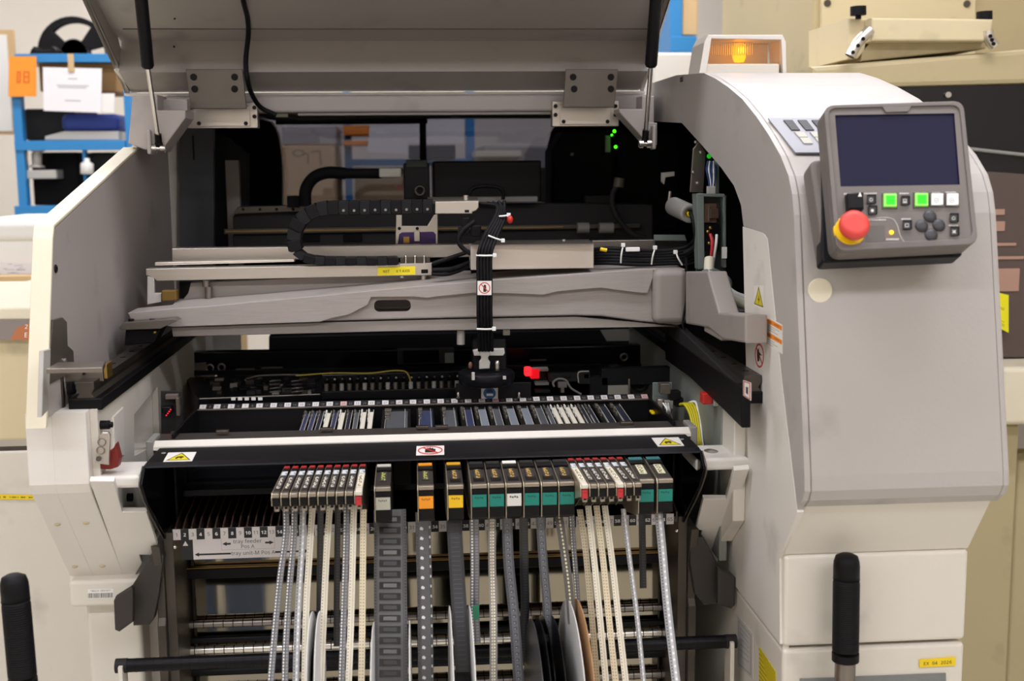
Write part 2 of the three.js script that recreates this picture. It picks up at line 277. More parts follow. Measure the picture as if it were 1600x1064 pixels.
{ // neighbouring machine beyond the side cover
  const z = -0.42;
  const t = thing('neighbour_machine', 'cream and white machine cabinet standing beside the side cover', 'machine');
  part(t, 'top_cover', boxZ(-260, 486, 148, 690, z, 0.5, 0.012), M.cream);
  part(t, 'upper_ledge', boxZ(-260, 484, 148, 500, z + 0.01, 0.51, 0.006), M.creamPale);
  part(t, 'trim_strip', boxZ(-260, 686, 148, 701, z - 0.004, 0.45, 0.001), M.steelDark);
  part(t, 'chrome_strip', boxZ(-260, 691, 148, 694, z - 0.001, 0.02, 0.0005), M.alu);
  part(t, 'lower_cabinet', rbox(pZ(-260, 500, z).x, pZ(148, 500, z).x, 0, pZ(60, 702, z).y, z - 0.5, z - 0.002, 0.008), M.offWhite);
  part(t, 'yellow_tape', slabPix([[-40, 772], [75, 774], [75, 781], [-40, 780]], 'z', z + 0.0005, 0.001), printed(256, 16, (g, w, h) => { fill(g, '#f2d21a', 0, 0, w, h); for (let i = 0; i < 30; i++) fill(g, '#8b7a10', 60 + rnd() * 150, 6, 3, 5); }), 'yellow printed tape');
  part(t, 'sign_plate', slabPix([[-30, 499], [48, 499], [46, 531], [-32, 531]], 'z', z + 0.0125, 0.001), printed(128, 56, (g, w, h) => { fill(g, '#8f8680', 0, 0, w, h); polyFill(g, '#c2774f', [[92, 24], [128, 8], [128, 56], [78, 56]]); text(g, '2', 118, 20, '16px sans-serif', '#fff'); text(g, 'E', 118, 42, '18px sans-serif', '#fff'); }), 'grey and orange plate');
}
{ // rack and cartons behind, seen through the machine's rear window
  const z = -2.35;
  const t = thing('storage_rack', 'blue rack seen through the rear window of the machine', 'rack');
  for (const [x0, x1] of [[538, 549], [728, 742]]) { const [p, q] = pixZ([[x0, 240], [x1, 240]], z); part(t, 'upright', rbox(p[0], q[0], 0, pZ(600, -60, z).y, z - 0.05, z, 0.003), M.blue); };
  for (const [y0, y1] of [[249, 258], [70, 84], [420, 432]]) { boxPix(t, 'beam', 540, y0, 740, y1, z + 0.005, 0.04, M.blue, 0.003); const p = pZ(540, y0, z), q = pZ(740, y0, z); part(t, 'shelf', rbox(p.x, q.x, p.y - 0.02, p.y - 0.002, z - 0.45, z - 0.04, 0.001), M.greyLight); }
  const bx = thing('cardboard_box', 'brown cardboard box with handwritten 97 behind the rear window', 'box');
  part(bx, 'body', boxZ(438, 228, 526, 345, z + 0.1, 0.4, 0.004), M.cardPale);
  part(bx, 'handwriting', slabPix([[455, 230], [510, 230], [510, 262], [455, 262]], 'z', z + 0.101, 0.0006), printed(128, 76, (g, w, h) => { fill(g, '#d0b184', 0, 0, w, h); g.lineWidth = 4; g.strokeStyle = '#4a4039'; g.beginPath(); g.ellipse(26, 22, 20, 11, 0, 0, 6.3); g.moveTo(42, 26); g.quadraticCurveTo(56, 20, 62, 30); g.lineTo(60, 62); g.moveTo(72, 18); g.lineTo(104, 14); g.lineTo(108, 68); g.stroke(); }, 0.85));
  solo('grey_case', boxZ(440, 196, 526, 227, z + 0.08, 0.35, 0.008), M.greyLight, 'grey plastic case lying on the brown box', 'case');
  solo('orange_box', boxZ(536, 196, 578, 211, z + 0.06, 0.2, 0.003), M.orange, 'orange box on the rear rack, upper of two', 'box');
  solo('orange_box', boxZ(536, 220, 578, 227, z + 0.06, 0.2, 0.002), M.orange, 'flat orange box under the upper orange box', 'box');
  solo('paper_sheet', slabPix([[578, 196], [640, 194], [638, 241], [574, 237]], 'z', z + 0.09, 0.001), M.paperWhite, 'white sheet hanging crooked on the rear rack', 'paper');
  solo('paper_sheet', slabPix([[636, 184], [726, 184], [724, 224], [636, 224]], 'z', z + 0.085, 0.001), M.paperWhite, 'wide white sheet hanging beside the blue upright', 'paper');
  solo('blue_box', boxZ(638, 227, 712, 247, z + 0.03, 0.2, 0.003), M.blueDark, 'dark blue box below the white sheets', 'box');
  solo('cardboard_box', boxZ(553, 262, 636, 330, z - 0.06, 0.3, 0.004), M.cardPale, 'brown carton standing below the blue rear beam', 'box');
  solo('carton', (() => { const [p, q] = pixZ([[285, 520], [322, 700]], z + 0.3); return rbox(p[0], q[0] + 0.1, 0, p[1], z, z + 0.3, 0.004); })(), M.cardPale, 'tan carton low behind the gantry beam', 'carton');
  solo('grey_cabinet', rbox(pZ(752, 300, z).x, pZ(1010, 300, z).x, 0, pZ(800, 228, z).y, z - 0.4, z + 0.1, 0.01), M.greyMid, 'grey cabinet behind the rear window beside the rack', 'cabinet');
  solo('parts_tray', boxZ(742, 236, 815, 245, z + 0.2, 0.2, 0.003), M.creamPale, 'cream tray of parts in front of the grey cabinet', 'tray');
  // things beside the raised lid
  const c = thing('blue_cabinet', 'blue cabinet with cartons behind the amber lamp', 'cabinet');
  part(c, 'side', boxZ(1048, -60, 1066, 80, z, 0.4, 0.004), M.blue);
  part(c, 'shelf', boxZ(1048, 56, 1089, 82, z + 0.01, 0.4, 0.004), M.blue);
  solo('carton', boxZ(1067, -40, 1090, 55, z - 0.01, 0.3, 0.004), M.cardPale, 'tan carton on the blue cabinet', 'carton');
  const w = thing('white_cabinet', 'white equipment cabinet behind the amber lamp', 'cabinet');
  part(w, 'body', rbox(pZ(1022, 100, -1.9).x, pZ(1104, 100, -1.9).x, 0, pZ(1060, 82, -1.9).y, -2.25, -1.9, 0.008), M.white);
  part(w, 'hinge', boxZ(1064, 119, 1083, 128, -1.895, 0.01, 0.001), M.greyMid);
}
{ // cream machine with a dark window
  const z = -0.75;
  const t = thing('oven_machine', 'cream machine with dark window standing behind the control console', 'machine');
  const xl = pZ(1269, 60, z - 0.35).x;
  part(t, 'back_body', rbox(xl, 2.6, 0.9, pZ(1300, -160, z - 0.35).y, z - 1.2, z - 0.35, 0.01), M.creamDark);
  part(t, 'upper_panel', prism(pixZ([[1282, -60], [1282, 102], [1520, 92], [1520, -60]], z - 0.345), 'z', z - 0.352, z - 0.33, 0.002), M.cream);
  part(t, 'visor', slabZ([[1268, 104], [1600, 77], [1900, 60], [1900, 130], [1600, 131], [1376, 137], [1268, 140]], z, 0.36, 0.01), M.creamDark);
  part(t, 'window', slabZ([[1376, 138], [1600, 132], [1900, 128], [1900, 560], [1376, 560]], z - 0.004, 0.01, 0.001), std({ color: 0x17161a, roughness: 0.12 }), 'dark tinted window');
  part(t, 'window_reflection', slabZ([[1376, 256], [1600, 272], [1900, 290], [1900, 558], [1376, 558]], z - 0.002, 0.006, 0.001), plain(0x5a4c47, 0.3), 'brown reflection across the lower window');  // brown tone stands in for reflections in the dark glass
  for (const [x0, y0, x1, y1] of [[1550, 327, 1570, 336], [1550, 346, 1570, 361], [1550, 380, 1588, 384], [1550, 401, 1600, 405], [1550, 420, 1592, 455]]) part(t, 'reflected_strip', boxZ(x0, y0, x1, y1, z + 0.001, 0.003, 0.001), plain(0xb08a78, 0.5));  // tan strips painted on as the shelves reflected in the glass
  part(t, 'window_rail', tube([pZ(1500, 231, z + 0.004), pZ(1600, 242, z + 0.004), pZ(1800, 262, z + 0.004)], 0.004), M.greyMid);
  part(t, 'screw', cyl(pZ(1482, 148, z - 0.006), pZ(1482, 148, z + 0.004), 0.006), M.alu);
  part(t, 'side_ledge', rbox(pZ(1566, 570, z + 0.1).x, 2.6, pZ(1580, 665, z + 0.1).y, pZ(1580, 574, z + 0.1).y, z - 0.4, z + 0.1, 0.012), M.creamPale);
  part(t, 'lower_column', rbox(pZ(1500, 800, z + 0.05).x, pZ(1590, 800, z + 0.05).x, 0, pZ(1580, 666, z + 0.05).y, z - 0.4, z + 0.04, 0.006), M.creamDark);
  part(t, 'door_edge', rbox(pZ(1596, 800, z + 0.05).x, 2.5, 0, pZ(1590, 726, z + 0.05).y, z - 0.1, z + 0.02, 0.01), M.creamDark);
  const h = part(t, 'hatch', slabZ([[1362, 28], [1552, 30], [1548, 64], [1362, 64]], z + 0.02, 0.3, 0.004), M.cream);
  part(h, 'hatch_lip', slabZ([[1350, 66], [1546, 66], [1540, 76], [1345, 96]], z - 0.02, 0.25, 0.003), M.creamDark);
  part(h, 'hatch_side', slabZ([[1324, 28], [1360, 30], [1360, 70], [1340, 92], [1324, 92]], z - 0.02, 0.25, 0.003), M.cream);
  for (const [x, y] of [[1341, 16], [1538, 24]]) part(t, 'knob', [cyl(pZ(x, y + 8, z), pZ(x, y - 6, z), 0.016, 0.016), cyl(pZ(x, y + 14, z), pZ(x, y + 6, z), 0.006)], M.rubber);
  for (const [a, b] of [[[1360, 46], [1328, 88]], [[1544, 48], [1554, 72]]]) {
    const arm = part(t, 'hinge_arm', tube([pZ(...a, z + 0.02), pZ((a[0] + b[0]) / 2 - 4, (a[1] + b[1]) / 2, z + 0.02), pZ(...b, z + 0.02)], 0.011), M.aluBright);
    for (const k of [0.35, 0.6, 0.85]) part(arm, 'rivet', cyl(pZ(a[0] + (b[0] - a[0]) * k, a[1] + (b[1] - a[1]) * k, z + 0.026), pZ(a[0] + (b[0] - a[0]) * k, a[1] + (b[1] - a[1]) * k, z + 0.034), 0.004), M.black);
  }
  for (const [x, y] of [[1293, 5], [1511, 6]]) part(t, 'screw', cyl(pZ(x, y, z - 0.33), pZ(x, y, z - 0.326), 0.008), M.steelDark);
  solo('warning_notice', slabPix([[1559, 457], [1576, 461], [1576, 520], [1560, 512]], 'z', z + 0.01, 0.001), printed(64, 160, (g, w, h) => { fill(g, '#efe614', 0, 0, w, h); for (const y of [60, 66, 120, 132, 140]) fill(g, '#a8a020', 8, y, 30, 3); }), 'yellow notice hanging on the dark window', 'notice');
  solo('inspection_tray', rbox(pZ(1568, 562, z + 0.2).x, pZ(1590, 562, z + 0.2).x, pZ(1575, 574, z + 0.2).y, pZ(1575, 563, z + 0.2).y, z - 0.06, z + 0.06, 0.004), M.paperWhite, 'small white tray on the cream ledge', 'tray');
}

// ---------------------------------------------------------------- machine body
const machine = thing('placement_machine', 'open white placement machine with grey upper frame and black rails', 'machine');
{ // base casting
  const t = machine;
  const XI = -0.437, XO = -0.515;
  const ped = [[0.118, 1.186], [0.12, 1.09], [0.112, 1.076], [-0.035, 0.912], [-0.035, 0.885], [-0.9, 0.885], [-0.9, 1.186]], opening = pixX([[210, 648], [246, 604], [250, 690], [210, 712]], XI + 0.01);
  part(t, 'side_pedestal', prism(ped, 'x', XO, XI - 0.044, 0.0015), M.white);
  part(t, 'pedestal_side', prism(ped, 'x', XI - 0.045, XI, 0.0015, [opening]), M.white);
  part(t, 'ledge_block', rbox(XO + 0.004, XI + 0.03, 0.872, 0.912, -0.35, -0.012, 0.006), M.offWhite);
  part(t, 'column', rbox(XO + 0.02, XI + 0.022, 0, 0.874, -0.4, -0.035, 0.008), M.offWhite);
  part(t, 'column_web', rbox(XI + 0.02, XI + 0.05, 0, 0.9, -0.4, -0.08, 0.004), M.offWhite);
  for (const [x, y] of [[90, 819], [135, 817], [117, 885], [160, 884]]) { const p = pX(x, y, -0.476 + (x - 125) * 0.0004); const c = V(p.x, p.y, p.z); const q = chinPoint(x, y); part(t, 'plug', ball(q, 0.0045, 1, 0.55, 0.7), M.creamDark); }
  part(t, 'barcode_label', slabPix([[137, 921], [177, 920], [177, 934], [137, 935]], 'z', -0.0115, 0.0006), printed(256, 96, (g, w, h) => { fill(g, '#f1eee9', 0, 0, w, h); text(g, '*MD224 000197*', w / 2, 18, '24px monospace', '#555'); for (let x = 4; x < w - 4; x += 4) fill(g, '#3a3531', x, 42, 1 + Math.floor(rnd() * 3), 50); }), 'white label with a barcode');
  // inner wall with its recess, rail and brackets
  part(t, 'inner_wall', prism([[0.1, 1.186], [0.1, 1.075], [-0.02, 0.94], [-0.75, 0.94], [-0.75, 1.186]], 'x', XI, XI + 0.01, 0.001, [opening]), M.offWhite);
  part(t, 'raised_panel', prism(pixX([[176, 652], [192, 636], [193, 712], [178, 712]], XI + 0.011), 'x', XI + 0.009, XI + 0.0125, 0.001), M.white);
  part(t, 'knob', [cyl(pX(157, 664, XI + 0.01), pX(157, 664, XI + 0.01).add(V(0.012, 0, 0)), 0.006), cyl(pX(157, 664, XI + 0.01).add(V(0.012, 0, 0)), pX(157, 664, XI + 0.01).add(V(0.016, 0, 0)), 0.004)], M.black);
  part(t, 'bracket_shelf', prism([[XI, 0.105], [XI + 0.062, 0.105], [XI + 0.068, 0.02], [XI, 0.02]], 'y', 1.078, 1.0955, 0.005, [], 4), M.white);
  part(t, 'toothed_plate', chinPlate([[140, 752], [178, 752], [191, 800], [229, 800], [246, 853], [236, 853], [239, 867], [218, 867], [222, 880], [206, 908], [196, 908]]), M.white);
  part(t, 'foot_screw', cyl(pZ(199, 777, 0.04), pZ(207, 777, 0.04), 0.006), M.black);
  // other side: inner wall, bracket with the round hole
  const XR = 0.44;
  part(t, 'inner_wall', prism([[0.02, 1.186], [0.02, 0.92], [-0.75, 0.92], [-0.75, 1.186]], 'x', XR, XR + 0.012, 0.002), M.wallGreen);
  part(t, 'wall_post', prism([[0.085, 1.19], [0.085, 1.0], [0.02, 0.95], [0.02, 1.17]], 'x', XR + 0.002, XR + 0.02, 0.002), M.offWhite);
  const hole = Array.from({ length: 28 }, (_, i) => { const a = i / 28 * Math.PI * 2; return [XR - 0.023 + 0.015 * Math.cos(a), 0.055 + 0.02 * Math.sin(a)]; });
  const br = part(t, 'bracket_shelf', prism([[XR + 0.02, 0.1], [XR - 0.056, 0.1], [XR - 0.056, 0.014], [XR + 0.02, 0.014]], 'y', 1.078, 1.0955, 0.005, [hole], 4), M.white);
  part(br, 'cup', cyl(V(XR - 0.023, 1.08, 0.055), V(XR - 0.023, 1.086, 0.055), 0.02), M.greyMid);
  part(t, 'toothed_plate', chinPlate([[1147, 735], [1171, 733], [1148, 798], [1121, 878], [1092, 846], [1097, 829], [1088, 827], [1099, 780], [1135, 780]]), M.white);
  // deck and rear walls of the enclosure
  part(t, 'deck', rbox(XI, XR, 0.95, 0.97, -1.42, -0.3, 0.002), M.blackMatte);
  part(t, 'front_plate', rbox(-0.37, 0.385, 0.62, 0.97, -0.26, -0.25, 0.001), M.blackMetal);
  part(t, 'rear_foot', rbox(-0.46, 0.46, 0, 0.95, -1.4, -0.5, 0.01), M.offWhite);
  // black linear rails running front to back on both sides
  for (const [x, s] of [[-0.443, 1], [0.447, -1]]) {
    const zf = s > 0 ? 0.095 : 0.16;
    part(t, 'rail_beam', rbox(x - 0.022, x + 0.022, 1.184, 1.2, -1.3, zf, 0.002), M.blackMetal);
    const rl = part(t, 'linear_rail', prism([[x - 0.012, 1.2], [x - 0.008, 1.206], [x - 0.012, 1.213], [x - 0.012, 1.222], [x + 0.012, 1.222], [x + 0.012, 1.213], [x + 0.008, 1.206], [x + 0.012, 1.2]], 'z', -1.3, zf - 0.003, 0.0006), M.steelDark);
    for (let k = 0; k < 8; k++) part(rl, 'bolt', cyl(V(x, 1.2215, zf - 0.04 - k * 0.06), V(x, 1.2228, zf - 0.04 - k * 0.06), 0.004, 0.004, 10), M.black);
  }
  // lower dark skirt of the far rail
  part(t, 'rail_skirt', prism(pixX([[1050, 520], [1172, 604], [1172, 668], [1140, 637], [1090, 590], [1050, 562]], 0.436), 'x', 0.424, 0.437, 0.002), M.blackMetal);
  part(t, 'cable_guard', prism(pixX([[1056, 512], [1075, 512], [1170, 600], [1170, 640], [1056, 545]], 0.44), 'x', 0.425, 0.438, 0.002), M.darkGrey);
  const en = part(t, 'guard_end', boxZ(1153, 590, 1160, 620, 0.11, 0.02, 0.001), M.steel);
  part(en, 'caution_sticker', slabPix([[1161, 594], [1173, 598], [1173, 626], [1161, 618]], 'x', 0.418, 0.0006), printed(48, 96, (g, w, h) => { fill(g, '#efe9df', 0, 0, w, h); g.strokeStyle = '#b8352c'; g.lineWidth = 5; g.strokeRect(5, 5, 38, 86); fill(g, '#4b3a36', 18, 30, 14, 40); }));
  const sw = part(t, 'limit_switch', rbox(...spanZ(1098, 615, 1114, 632, 0.0), 0.002), M.red, 'red limit switch');
  part(sw, 'switch_body', rbox(...spanZ(1115, 617, 1128, 635, 0.0), 0.002), M.greyLight);
}
function chinPlate(pts) {
  const n = V(0, -0.147, 0.164).normalize(), x = V(1, 0, 0), y = n.clone().cross(x), o = V(0, 1.076, 0.112);
  const g = prism(pts.map(([a, b]) => { const p = chinPoint(a, b).sub(o); return [p.x, p.dot(y)]; }), 'z', -0.008, 0, 0.001);
  g.applyMatrix4(new THREE.Matrix4().makeBasis(x, y, n).setPosition(o)); return g;
}
function spanZ(x0, y0, x1, y1, z, th = 0.02) { const [p, q] = pixZ([[x0, y0], [x1, y1]], z); return [p[0], q[0], q[1], p[1], z - th, z]; }
function chinPoint(px, py) {                                 // where a pixel meets the sloping lower front of the pedestal
  const d = dirOf(px, py), n = V(0, -0.147, 0.164).normalize(), p0 = V(-0.47, 1.076, 0.112);
  return EYE.clone().addScaledVector(d, p0.clone().sub(EYE).dot(n) / d.dot(n));
}
{ // latch lever on the pedestal
  const t = thing('latch_lever', 'aluminium latch lever with red base on the white pedestal', 'lever');
  const z = 0.098;
  part(t, 'base', slabZ([[146, 728], [152, 718], [176, 702], [180, 694], [186, 716], [184, 730], [172, 734], [148, 733]], z, 0.02, 0.002), plain(0x7c2018, 0.5));
  const lv = part(t, 'lever_arm', slabZ([[148, 724], [156, 680], [160, 675], [169, 675], [172, 680], [170, 727]], z + 0.014, 0.006, 0.0015), M.alu);
  for (const [x, y, r] of [[159, 691, 0.005], [157, 704, 0.005]]) part(lv, 'ring', torus(pZ(x, y, z + 0.015), r, 0.0007), M.steel);
  part(lv, 'pivot', cyl(pZ(154, 717, z + 0.012), pZ(154, 717, z + 0.017), 0.0035), M.steelDark);
}
{ // side cover with the pale edge
  const t = thing('side_cover', 'tall side cover with pale edge and grey inner face', 'cover');
  const prof = [[0.155, 1.184], [0.078, 1.412], [0.07, 1.425], [-0.446, 1.534], [-0.72, 1.592], [-0.72, 1.184]];
  part(t, 'panel', prism(prof, 'x', -0.498, -0.477, 0.003, [], 3), M.frameGrey);
  part(t, 'edge_cap', (() => { const o = [[0.166, 1.176], [0.088, 1.413], [0.078, 1.431], [-0.446, 1.541], [-0.446, 1.536], [0.074, 1.427], [0.083, 1.412], [0.159, 1.176]]; return prism(o, 'x', -0.5, -0.474, 0.0015); })(), M.creamPale);
  part(t, 'corner_plate', prism(pixX([[75, 555], [80, 500], [95, 496], [102, 503], [103, 540], [112, 548], [114, 580], [75, 600]], -0.4765), 'x', -0.4775, -0.474, 0.0006), M.plateGrey);
  const b = part(t, 'edge_bracket', prism(pixX([[66, 548], [77, 545], [74, 640], [63, 652]], -0.47), 'x', -0.474, -0.468, 0.001), M.greyLight);
  part(b, 'screw', cyl(pX(100, 563, -0.474), pX(100, 563, -0.474).add(V(0.003, 0, 0)), 0.003), M.alu);
  part(t, 'grommet', torus(pX(87, 420, -0.4765), 0.004, 0.0018, V(1, 0, 0)), M.black);
}
{ // end stop box on the rail
  const t = thing('rail_end_box', 'bare metal end box on the black rail inside the side cover', 'end stop');
  const z = 0.07;
  part(t, 'top_plate', prism(pixY([[72, 576], [160, 574], [165, 564], [90, 566]], 1.262), 'y', 1.256, 1.262, 0.0008), M.steel);
  part(t, 'front_post', boxZ(72, 578, 100, 640, z + 0.012, 0.01, 0.001), M.steelDark);
  part(t, 'inner_box', boxZ(94, 581, 162, 596, z - 0.01, 0.04, 0.001), M.steel);
  part(t, 'hazard_strip', boxZ(161, 569, 168, 592, z - 0.008, 0.03, 0.001), M.brass);
  part(t, 'buffer', cyl(pZ(107, 608, z), pZ(116, 606, z), 0.008), M.rubber);
  part(t, 'screw', cyl(pZ(131, 584, z - 0.011), pZ(131, 584, z - 0.006), 0.002), M.black);
}
// ---------------------------------------------------------------- console housing
{
  const t = thing('console_housing', 'silver curved console housing with white inner panel and warning stickers', 'housing');
  const X0 = 0.4635, X1 = 0.712, th = 0.012;
  const outer = [[-0.66, 1.659], [-0.4, 1.657], [-0.2, 1.645], [-0.129, 1.632], [-0.05, 1.614], [0.03, 1.592], [0.1, 1.566], [0.16, 1.54], [0.215, 1.512], [0.25, 1.487], [0.266, 1.465], [0.275, 1.44], [0.34, 1.13], [0.342, 1.112], [0.334, 1.098], [0.318, 1.086]];
  const inner = outer.map(([z, y], i) => { const a = outer[Math.max(0, i - 1)], b = outer[Math.min(outer.length - 1, i + 1)]; const dx = b[0] - a[0], dy = b[1] - a[1], L = Math.hypot(dx, dy); return [z + dy / L * th, y - dx / L * th]; });
  const ring = [...outer, ...inner.slice().reverse()];
  part(t, 'shell', prism(ring, 'x', X0, X1, 0.004, [], 4), M.silver);
  // inner side plate with the arch
  const side = [...outer, ...pixX([[1249, 800], [1225, 600], [1202, 372], [1199, 366], [1165, 353], [1161, 320], [1150, 290], [1130, 262], [1098, 225], [1068, 192]], X0), [-0.66, 1.588]];
  part(t, 'arch_panel', prism(side, 'x', X0 - 0.003, X0 + 0.006, 0), M.silver);
  part(t, 'arch_seam', rbox(X0 - 0.003, X0 - 0.0015, 1.58, 1.648, pX(1068, 150, X0).z - 0.001, pX(1068, 150, X0).z + 0.001, 0.0003), M.greyLight);
  const wp = [...pixX([[1164, 354], [1196, 364], [1203, 373], [1226, 600], [1250, 800], [1222, 872]], X0), [0.26, 0.887], [-0.045, 0.887], ...pixX([[1121, 878], [1148, 798], [1172, 720], [1170, 600]], X0)];
  const white = part(t, 'inner_panel', prism(wp, 'x', X0 - 0.0034, X0 + 0.005, 0.0004), M.white);
  part(t, 'outer_side', prism([...outer, [0.25, 1.086], [-0.66, 1.086]], 'x', X1 - 0.008, X1 + 0.004, 0.003), M.silver);
  part(t, 'chin', prism([[0.318, 1.088], [0.262, 1.008], [0.25, 1.0], [0.2, 1.0], [0.2, 1.09]], 'x', X0 - 0.0005, X1 - 0.006, 0.002), M.offWhite);
  part(t, 'pedestal', rbox(X0 - 0.0005, X1 - 0.006, 0.884, 1.006, -0.05, 0.264, 0.006), M.offWhite);
  const cab = part(t, 'lower_cabinet', rbox(X0 - 0.0005, X1 - 0.006, 0.0, 0.88, -0.6, 0.264, 0.006), M.offWhite);
  part(cab, 'dark_door', slabPix([[1250, 1061], [1478, 1052], [1480, 1180], [1250, 1180]], 'z', 0.266, 0.003), plain(0x7d7f7e, 0.3));
  part(cab, 'date_label', slabPix([[1437, 1031], [1493, 1027], [1493, 1040], [1437, 1043]], 'z', 0.2665, 0.002), printed(256, 64, (g, w, h) => { fill(g, '#f5d316', 0, 0, w, h); text(g, 'EX 04 2026', w / 2, h / 2 + 2, 'bold 34px monospace', '#554708'); }), 'yellow date label');
  part(cab, 'striped_sticker', slabPix([[1186, 1010], [1212, 1050], [1212, 1120], [1186, 1120]], 'x', X0 - 0.001, 0.0006), printed(64, 128, (g, w, h) => { fill(g, '#ecd60c', 0, 0, w, h); g.strokeStyle = '#a79a17'; g.lineWidth = 3; for (let i = -60; i < 140; i += 8) { g.beginPath(); g.moveTo(0, i); g.lineTo(64, i + 44); g.stroke(); } }), 'yellow striped sticker');
  part(cab, 'outline_label', slabPix([[1152, 960], [1176, 990], [1176, 1062], [1152, 1040]], 'x', X0 - 0.001, 0.0006), printed(64, 96, (g, w, h) => { fill(g, '#cfccc7', 0, 0, w, h); g.strokeStyle = '#9d9a97'; g.lineWidth = 2; g.strokeRect(6, 10, 50, 80); for (let y = 20; y < 80; y += 10) fill(g, '#aaa7a3', 12, y, 36, 2); }));
  part(t, 'side_fill', prism([[0.258, 1.0], [0.258, 0.3], [-0.1, 0.3], [-0.06, 0.88], [0.04, 0.88], [0.06, 1.0]], 'x', X0 + 0.001, X0 + 0.01, 0.001), M.offWhite);
  // round cap on the front
  const fz = (y) => 0.275 + (1.44 - y) / 0.31 * 0.065; let cp = pZ(1281, 454, 0.29); cp = pZ(1281, 454, fz(cp.y));
  part(t, 'round_cap', cyl(cp.clone().add(V(0, 0, -0.004)), cp.clone().add(V(0, 0.0004, 0.002)), 0.0148, 0.0146, 40), M.creamPale, 'cream round plug');
  // stickers on the inner panel
  const tri = (kind) => (g, w, h) => { fill(g, '#ece6dc', 0, 0, w, h); polyFill(g, '#d9c70f', [[w / 2, 8], [w - 6, h - 14], [6, h - 14]]); g.strokeStyle = '#4a4410'; g.lineWidth = 5; g.beginPath(); g.moveTo(w / 2, 8); g.lineTo(w - 6, h - 14); g.lineTo(6, h - 14); g.closePath(); g.stroke(); if (kind) { g.lineWidth = 4; for (const x of [-10, 0, 10]) { g.beginPath(); g.moveTo(w / 2 + x, h - 28); g.bezierCurveTo(w / 2 + x - 8, h - 40, w / 2 + x + 8, h - 46, w / 2 + x, h - 58); g.stroke(); } } else polyFill(g, '#4a4410', [[w / 2 + 6, 40], [w / 2 - 10, 72], [w / 2, 70], [w / 2 - 4, 96], [w / 2 + 12, 62], [w / 2 + 2, 64]]); };
  const xs = X0 - 0.0035;
  part(white, 'warning_triangle', slabPix([[1178, 446], [1193, 446], [1193, 484], [1178, 478]], 'x', xs, 0.0006), printed(96, 112, tri(0)), 'yellow warning triangle');
  part(white, 'warning_triangle', slabPix([[1178, 492], [1193, 494], [1193, 530], [1178, 522]], 'x', xs, 0.0006), printed(96, 112, tri(1)), 'yellow hot surface triangle');
  part(white, 'no_touch_sign', slabPix([[1179, 534], [1194, 536], [1194, 578], [1179, 574]], 'x', xs, 0.0006), printed(96, 112, (g, w, h) => { fill(g, '#ece6dc', 0, 0, w, h); g.strokeStyle = '#c23a44'; g.lineWidth = 8; g.beginPath(); g.ellipse(w / 2, h / 2, w / 2 - 7, h / 2 - 8, 0, 0, 6.3); g.moveTo(18, 22); g.lineTo(78, 90); g.stroke(); polyFill(g, '#4a2a26', [[26, 36], [44, 24], [46, 40], [76, 54], [50, 54], [50, 78], [30, 84], [24, 60]]); }), 'red ringed no touching sign');
  part(white, 'orange_notice', slabPix([[1193, 492], [1222, 508], [1222, 553], [1193, 536]], 'x', xs, 0.0006), printed(160, 160, (g, w, h) => { fill(g, '#ece6dc', 0, 0, w, h); for (const y of [6, 84]) { fill(g, '#ef8a22', 0, y, w, 26); fill(g, '#b9620e', 18, y + 9, 52, 7); fill(g, '#b9620e', 96, y + 9, 40, 7); } for (const y of [42, 54, 66, 122, 134, 146]) fill(g, '#a9a6a2', 4, y, 80 + (y * 7) % 60, 4); }), 'orange and white text label');
  for (const [x, y, l] of [[1296, 744, 14], [1320, 752, 26]]) { /* shallow dents are left out */ }
}
{ // status key plate on the slope beside the control panel
  const t = thing('status_plate', 'silver membrane plate with dark keys on the console slope', 'key plate');
  const on = (px, py) => { const d = dirOf(px, py), a = V(0, 1.566, 0.1), b = V(0, 1.512, 0.215), n = V(0, (b.z - a.z), -(b.y - a.y)).normalize(); return EYE.clone().addScaledVector(d, a.clone().addScaledVector(n, 0.0045).sub(EYE).dot(n) / d.dot(n)); };
  const quad = (q, th) => slab(...q.map(([x, y]) => on(x, y)), th);
  part(t, 'plate', quad([[1200, 184], [1330, 184], [1330, 238], [1243, 238]], 0.002), plain(0x8b8b92, 0.4, 0.3));
  const up = (q, th) => { const g = quad(q, th + 0.0012); g.translate(0, 0.0011, 0.0005); return g; };
  for (let k = 0; k < 3; k++) part(t, 'dark_key', up([[1224 + k * 22, 188.5], [1238 + k * 22, 188.5], [1250 + k * 22, 204], [1237 + k * 22, 204]], 0.001), M.black);
  for (let k = 0; k < 3; k++) for (const [a, b] of [[207, 215], [216, 225]]) part(t, 'pale_key', up([[1241 + k * 24 + (a - 207) * 0.9, a], [1256 + k * 24 + (a - 207) * 0.9, a], [1262 + k * 24 + (a - 207) * 0.9, b], [1248 + k * 24 + (a - 207) * 0.9, b]], 0.001), M.tagGrey);
}
